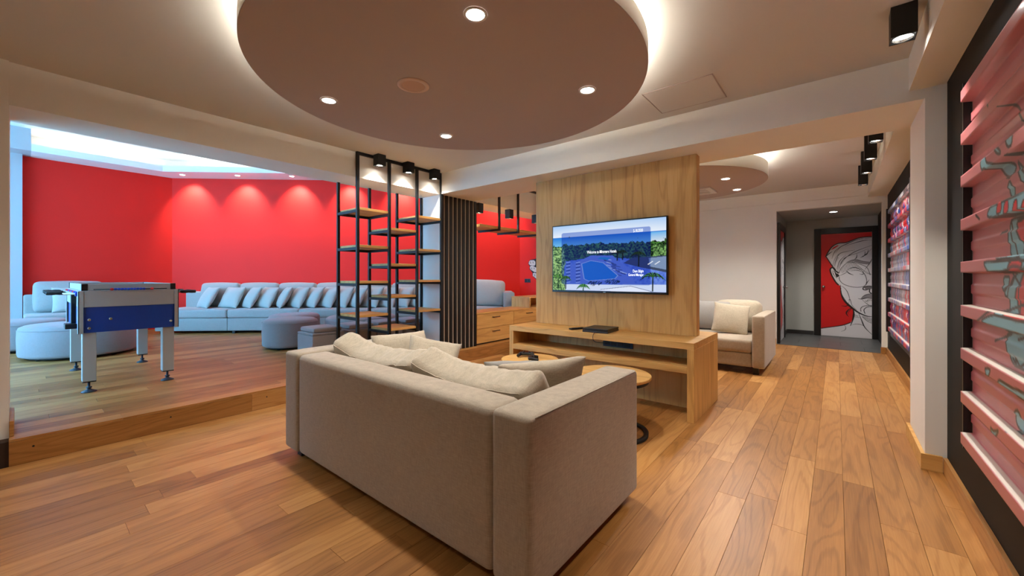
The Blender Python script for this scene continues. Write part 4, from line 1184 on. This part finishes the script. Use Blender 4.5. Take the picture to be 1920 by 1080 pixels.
# brow and fringe
fill(dimg, DX, DY, D([(330, 345), (380, 322), (430, 318), (490, 332), (550, 340), (530, 362), (470, 352), (400, 335)]), '8d8789')
S([(330, 345), (380, 322), (430, 318), (490, 335), (555, 340)], 0.008); S([(350, 345), (420, 340), (480, 355), (540, 362)], 0.007)
S([(400, 320), (425, 300), (430, 265)], 0.012); S([(470, 290), (515, 268), (530, 225)], 0.012); S([(455, 300), (490, 285), (560, 215)], 0.008); S([(480, 290), (500, 270), (500, 240)], 0.009)
S([(290, 360), (330, 300), (400, 250), (480, 215), (560, 185)], 0.010); S([(270, 395), (300, 320), (360, 280), (440, 255), (530, 215)], 0.008); S([(230, 400), (235, 340), (270, 265), (340, 240), (410, 228)], 0.009)
S([(235, 255), (280, 200), (340, 170), (440, 130), (560, 118)], 0.012); S([(325, 190), (420, 158), (500, 138), (565, 135)], 0.011); S([(150, 285), (175, 260), (205, 240)], 0.014); S([(200, 310), (230, 240), (290, 190)], 0.009)
S([(245, 410), (275, 330), (330, 275)], 0.010); S([(262, 440), (280, 370), (315, 310), (380, 265)], 0.007); S([(205, 375), (225, 320), (245, 285), (270, 262)], 0.006); S([(255, 430), (262, 380), (290, 330)], 0.006)
for k in range(9): S([(205 + k * 6, 365 - k * 9), (225 + k * 5, 375 - k * 9)], 0.004, False)
# nose, lips, chin
S([(570, 570), (530, 565), (490, 575), (485, 595), (510, 600), (540, 592), (540, 620), (570, 640)], 0.014, False)
fill(dimg, DX, DY, D([(490, 578), (530, 567), (562, 570), (562, 590), (540, 592), (510, 598)]), '6f696b')
fill(dimg, DX, DY, D([(465, 682), (490, 655), (520, 640), (562, 635), (562, 680), (520, 676)]), '8a8486')
S([(440, 680), (470, 685), (520, 675), (565, 685)], 0.014); S([(465, 680), (490, 655), (525, 640), (565, 632)], 0.010)
S([(470, 685), (505, 720), (540, 745), (565, 748)], 0.008); S([(500, 690), (510, 710), (530, 690), (565, 695)], 0.007); S([(522, 720), (530, 700), (565, 700)], 0.006)
S([(465, 800), (465, 770), (495, 750), (560, 745)], 0.009, False); S([(500, 820), (492, 785), (520, 760), (565, 755)], 0.010, False)
for k in range(9): S([(480 + k * 10, 842 + k * 3), (490 + k * 9, 862 + k * 6)], 0.005, False)
S([(470, 845), (520, 890), (570, 918)], 0.008); S([(405, 830), (440, 845)], 0.007); S([(410, 850), (450, 858)], 0.006)
def face_door(name, label, loc, rz, knob_u, W=DWd, hinge=1):
    d_ = struct(link(name, None, None, loc, (0, 0, rz)), label)
    fm = 0.11
    box('door_frame', 'black_lacquer', -W / 2 - fm, -W / 2 - .003, -0.045, -0.001, 0, DHt + .01 + fm, d_, bevel=0.003)
    box('door_frame', 'black_lacquer', W / 2 + .003, W / 2 + fm, -0.045, -0.001, 0, DHt + .01 + fm, d_, bevel=0.003)
    box('door_frame', 'black_lacquer', -W / 2 - .003, W / 2 + .003, -0.045, -0.001, DHt + .012, DHt + .01 + fm, d_, bevel=0.003)
    lf = box('door_leaf', 'black_lacquer', -W / 2, W / 2, -0.026, -0.002, 0.006, DHt + .006, d_)
    Pp = np.zeros((dnv, dnu, 3)); Pp[..., 0] = -W / 2 + DU * W; Pp[..., 1] = -0.0268; Pp[..., 2] = DHt + .006 - DV * DHt
    link('printed_face', grid_mesh('printed_face', Pp, dimg, 'door_print'), lf)
    xk = -W / 2 + knob_u * W
    kb = MB().lathe([(0.026, -0.028), (0.026, -0.034), (0.010, -0.036), (0.010, -0.055), (0.024, -0.062), (0.026, -0.075), (0.018, -0.088), (0.002, -0.090)], (xk, 0, 1.0), 'Y', 20)
    obj('door_knob', kb, 'steel', lf)
    return d_
face_door('door_1', 'red corridor door printed with a black and white line drawn face', (0.145, 10.36, 0), 0, 0.055)
face_door('door_2', 'second printed face door on the left side of the corridor', (-0.83, 9.13, 0), PI / 2, 0.90, 0.80)

# ------------------------------------------------------------------ corrugated steel panels
def corrugated(name, label, xw, y0, y1, zlist, hr, pr, img_fn, step, rimlabel=None):
    """horizontal ribs standing proud of the sheet; xw: x of the flat sheet"""
    t_ = thing(name, label, 'wall panel', (xw, y0, 0))
    zs = []; xs = []
    z0 = zlist[0] - hr / 2; z1 = zlist[-1] + hr / 2
    half = hr / 2; pitch = zlist[1] - zlist[0]
    pts = []
    for i, zc in enumerate(zlist):
        pts += [(zc - half - .006, 0.0), (zc - half, -pr), (zc + half, -pr), (zc + half + .005, 0.0)]
        if i < len(zlist) - 1:
            zn = zlist[i + 1] - half
            m0 = zc + half + .005; g = zn - m0
            pts += [(m0 + g * .30, 0.0), (m0 + g * .36, -.006), (m0 + g * .60, -.006), (m0 + g * .66, 0.0)]
    prof = []
    for (za, xa), (zb_, xb) in zip(pts[:-1], pts[1:]):
        L_ = math.hypot(zb_ - za, xb - xa); n = max(1, int(round(L_ / step)))
        for k in range(n): prof.append((za + (zb_ - za) * k / n, xa + (xb - xa) * k / n))
    prof.append(pts[-1])
    prof = np.array(prof)
    Yg = np.linspace(0, y1 - y0, max(2, int((y1 - y0) / step)))
    P = np.zeros((len(prof), len(Yg), 3)); P[..., 0] = prof[:, 1][:, None]; P[..., 1] = Yg[None]; P[..., 2] = prof[:, 0][:, None]
    im = img_fn(P[..., 1] + y0, P[..., 2], P[..., 0])
    # cream painted on the rib tops stands in for light on the ledges
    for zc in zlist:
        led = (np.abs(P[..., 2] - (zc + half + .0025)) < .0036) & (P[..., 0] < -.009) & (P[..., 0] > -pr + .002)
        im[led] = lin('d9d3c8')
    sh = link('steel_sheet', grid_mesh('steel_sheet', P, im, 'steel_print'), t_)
    return t_, sh
PINK, AQUA, RED_, INK = 'ba686d', '74b0c0', 'd3161f', '1c1416'
XP = 0.49
def art_pink(Y, Z, X):
    im = np.zeros(Y.shape + (3,)); im[:] = lin(PINK)
    nn = vnoise(Y + 5, Z, 3, 9)[..., None]
    im *= 0.93 + 0.14 * nn
    def c1(p): return np.array([atX(1780 + x / 2.7, 160 + y / 2.7, XP) for x, y in p])
    def c2(p): return np.array([atX(1780 + x / 2.35, 500 + y / 2.35, XP) for x, y in p])
    def blob(p, col, out=0.011):
        s_ = smooth_line(p, 6, True)
        fill(im, Y, Z, s_, col)
        if out: stroke(im, Y, Z, np.vstack([s_, s_[:1]]), out, INK)
    A, R_ = AQUA, RED_
    blob(c1([(190, 385), (205, 350), (215, 355), (222, 385), (250, 392), (285, 405), (290, 430), (270, 468), (245, 460), (215, 420), (195, 420)]), A)
    blob(c1([(262, 520), (272, 490), (285, 520), (285, 560), (275, 575), (264, 550)]), A)
    blob(c1([(325, 260), (345, 230), (360, 240), (356, 290), (340, 305), (328, 290)]), A)
    blob(c1([(258, 300), (275, 305), (297, 332), (285, 342), (270, 330)]), A)
    blob(c1([(318, 352), (380, 345), (430, 380), (440, 480), (378, 440), (350, 362)]), A)
    blob(c1([(302, 395), (335, 435), (385, 505), (400, 580), (350, 545), (322, 470), (308, 420)]), A)
    blob(c1([(230, 662), (245, 612), (300, 588), (378, 552), (460, 520), (470, 600), (378, 642), (300, 660)]), A)
    for xa in (275, 312, 360, 405): blob(c1([(xa, 640), (xa + 8, 590), (xa + 24, 575), (xa + 26, 625), (xa + 12, 648)]), R_, 0.008)
    blob(c1([(268, 690), (320, 668), (400, 645), (470, 640), (480, 780), (460, 880), (340, 872), (272, 870), (265, 780)]), A)
    blob(c1([(295, 705), (318, 682), (345, 675), (348, 745), (335, 802), (318, 772)]), R_)
    blob(c1([(330, 870), (335, 810), (365, 792), (395, 830), (390, 870)]), A, 0.009)
    blob(c1([(213, 895), (300, 890), (400, 885), (470, 900), (460, 950), (330, 948), (240, 945), (222, 930)]), A)
    blob(c1([(333, 935), (348, 892), (378, 882), (410, 890), (400, 930), (360, 940)]), R_)
    blob(c1([(232, 978), (245, 968), (259, 975), (255, 1015), (243, 1037), (234, 1010)]), A)
    blob(c1([(250, 1060), (262, 1015), (290, 965), (400, 950), (470, 960), (480, 1090), (400, 1100), (300, 1100)]), A)
    blob(c2([(228, 165), (232, 95), (262, 25), (329, 15), (400, 20), (420, 180), (400, 260), (300, 255), (240, 240)]), A)
    # red letter
    g = smooth_line(c2([(345, 60), (310, 55), (288, 95), (278, 150), (290, 195), (320, 215), (350, 205), (352, 160), (325, 158)]), 8)
    stroke(im, Y, Z, g, 0.085, INK); stroke(im, Y, Z, g, 0.062, R_)
    blob(c2([(235, 240), (240, 215), (262, 225), (268, 245), (250, 262)]), R_, 0.009)
    blob(c2([(172, 238), (230, 215), (329, 240), (400, 260), (400, 340), (329, 332), (250, 292), (200, 264)]), A)
    blob(c2([(222, 345), (225, 290), (329, 300), (410, 330), (400, 430), (310, 470), (290, 455), (240, 420)]), A)
    blob(c2([(187, 455), (200, 452), (211, 458), (205, 480), (195, 490)]), A)
    blob(c2([(250, 505), (300, 532), (400, 580), (410, 640), (330, 605), (255, 555)]), A)
    blob(c2([(253, 650), (264, 630), (276, 640), (295, 700), (285, 730), (258, 690)]), A)
    blob(c2([(213, 715), (228, 728), (248, 730), (226, 762)]), A)
    for ln_ in ([(278, 105), (300, 115), (320, 150), (350, 225)],): stroke(im, Y, Z, smooth_line(c1(ln_)), 0.012, INK)
    for ln_ in ([(220, 70), (230, 100)], [(165, 655), (185, 675)], [(225, 750), (252, 740)], [(303, 252), (308, 262)], [(270, 700), (285, 790), (300, 865)]): stroke(im, Y, Z, c1(ln_), 0.013, INK)
    for ln_ in ([(145, 245), (200, 200), (329, 150)], [(175, 325), (235, 295)], [(240, 30), (275, 90), (270, 200)], [(262, 320), (329, 300)], [(240, 400), (255, 430), (250, 395), (270, 440), (300, 415)]): stroke(im, Y, Z, c2(ln_), 0.012, INK)
    return im
ZR = [0.415, 0.616, 0.827, 1.036, 1.247, 1.453, 1.664, 1.870, 2.079]
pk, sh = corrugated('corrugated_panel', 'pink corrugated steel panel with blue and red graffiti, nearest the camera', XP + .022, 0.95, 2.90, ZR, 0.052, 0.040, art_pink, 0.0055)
def rib_ends(root, L_, zl, hr, pr, mat):
    for zc in zl:
        for yy in (0.0, L_):
            half = hr / 2
            pts = [(0, zc - half - .006), (-pr, zc - half), (-pr, zc + half), (0, zc + half + .005)]
            e = .0015 if yy == 0 else -.0015
            mb = MB().add([(a, yy, c) for a, c in pts] + [(a, yy + e, c) for a, c in pts], [(0, 1, 2, 3), (7, 6, 5, 4), (0, 4, 5, 1), (1, 5, 6, 2), (2, 6, 7, 3), (3, 7, 4, 0)])
            obj('rib_end', mb, mat, root)
plain('pink_enamel', PINK, 0.36, coat=0.2)
plain('blue_enamel', '3c4f9c', 0.3, coat=0.4)
rib_ends(pk, 1.95, ZR, 0.052, 0.040, 'pink_enamel')
for zc in [0.53, 0.73, 0.94, 1.15, 1.35, 1.56, 1.77, 1.98]: obj('rivet', MB().lathe([(0.002, -.004), (0.005, -.002), (0.006, 0.001)], (-.001, 1.93, zc), 'X', 8), 'steel', pk)
def art_stripes(Y, Z, X):
    im = np.zeros(Y.shape + (3,)); im[:] = lin('8f8a92')
    cols = [lin(c) for c in ('c92a35', '2c4f9e', 'b9b4ba', '8d8b98', 'd24a4e', '5a6fa8', 'a9a2a6', '71343f')]
    r = np.random.default_rng(4)
    row = np.clip(((Z - 0.45) / 0.205).astype(int), 0, 8)
    for k in range(9):
        n = 34; w = r.random(n) + .3; e = np.concatenate([[0], np.cumsum(w / w.sum())]) * 2.4 + 5.6
        heavy = k in (0, 1, 7, 6)
        for j in range(n):
            c = cols[r.choice(8, p=[.32, .25, .05, .05, .18, .08, .02, .05] if heavy else [.07, .08, .26, .25, .07, .12, .13, .02])]
            im[(row == k) & (Y >= e[j]) & (Y < e[j + 1])] = c
        if heavy:
            for j in range(26):
                yy = 5.6 + r.random() * 2.4; zz = 0.45 + (k + r.random()) * .205; s_ = .03 + .1 * r.random()
                poly = np.array([(yy, zz), (yy + s_, zz + .05), (yy + s_ * .8, zz + .12), (yy - .02, zz + .08)])
                fill(im, Y, Z, poly, ('d8202c', '2454c0', 'e8e4e8', '16204a')[j % 4])
    return im
ZR2 = [0.45 + i * 0.2115 for i in range(9)]
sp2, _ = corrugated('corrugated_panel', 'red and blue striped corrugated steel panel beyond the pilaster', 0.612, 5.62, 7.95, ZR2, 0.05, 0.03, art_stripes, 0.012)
rib_ends(sp2, 2.33, ZR2, 0.05, 0.03, 'blue_enamel')
# frames of the panels
def panel_frame(root, L_, z0, z1, d, gap, w):
    box('frame', 'black_lacquer', -d, 0.0, L_ + gap, L_ + gap + w, z0, z1, root)
    box('frame', 'black_lacquer', -d, 0.0, -gap - w, -gap, z0, z1, root)
panel_frame(pk, 1.95, 0.36, 2.15, 0.03, 0.012, 0.012)
box('backing', 'black_lacquer', 0.002, XN - XP - .0225, -0.02, 1.97, 0.36, 2.13, pk)
panel_frame(sp2, 2.33, 0.40, 2.19, 0.045, 0.006, 0.09)
box('backing', 'black_lacquer', 0.002, XR - 0.6125, -0.05, 2.38, 0.34, 2.22, sp2)
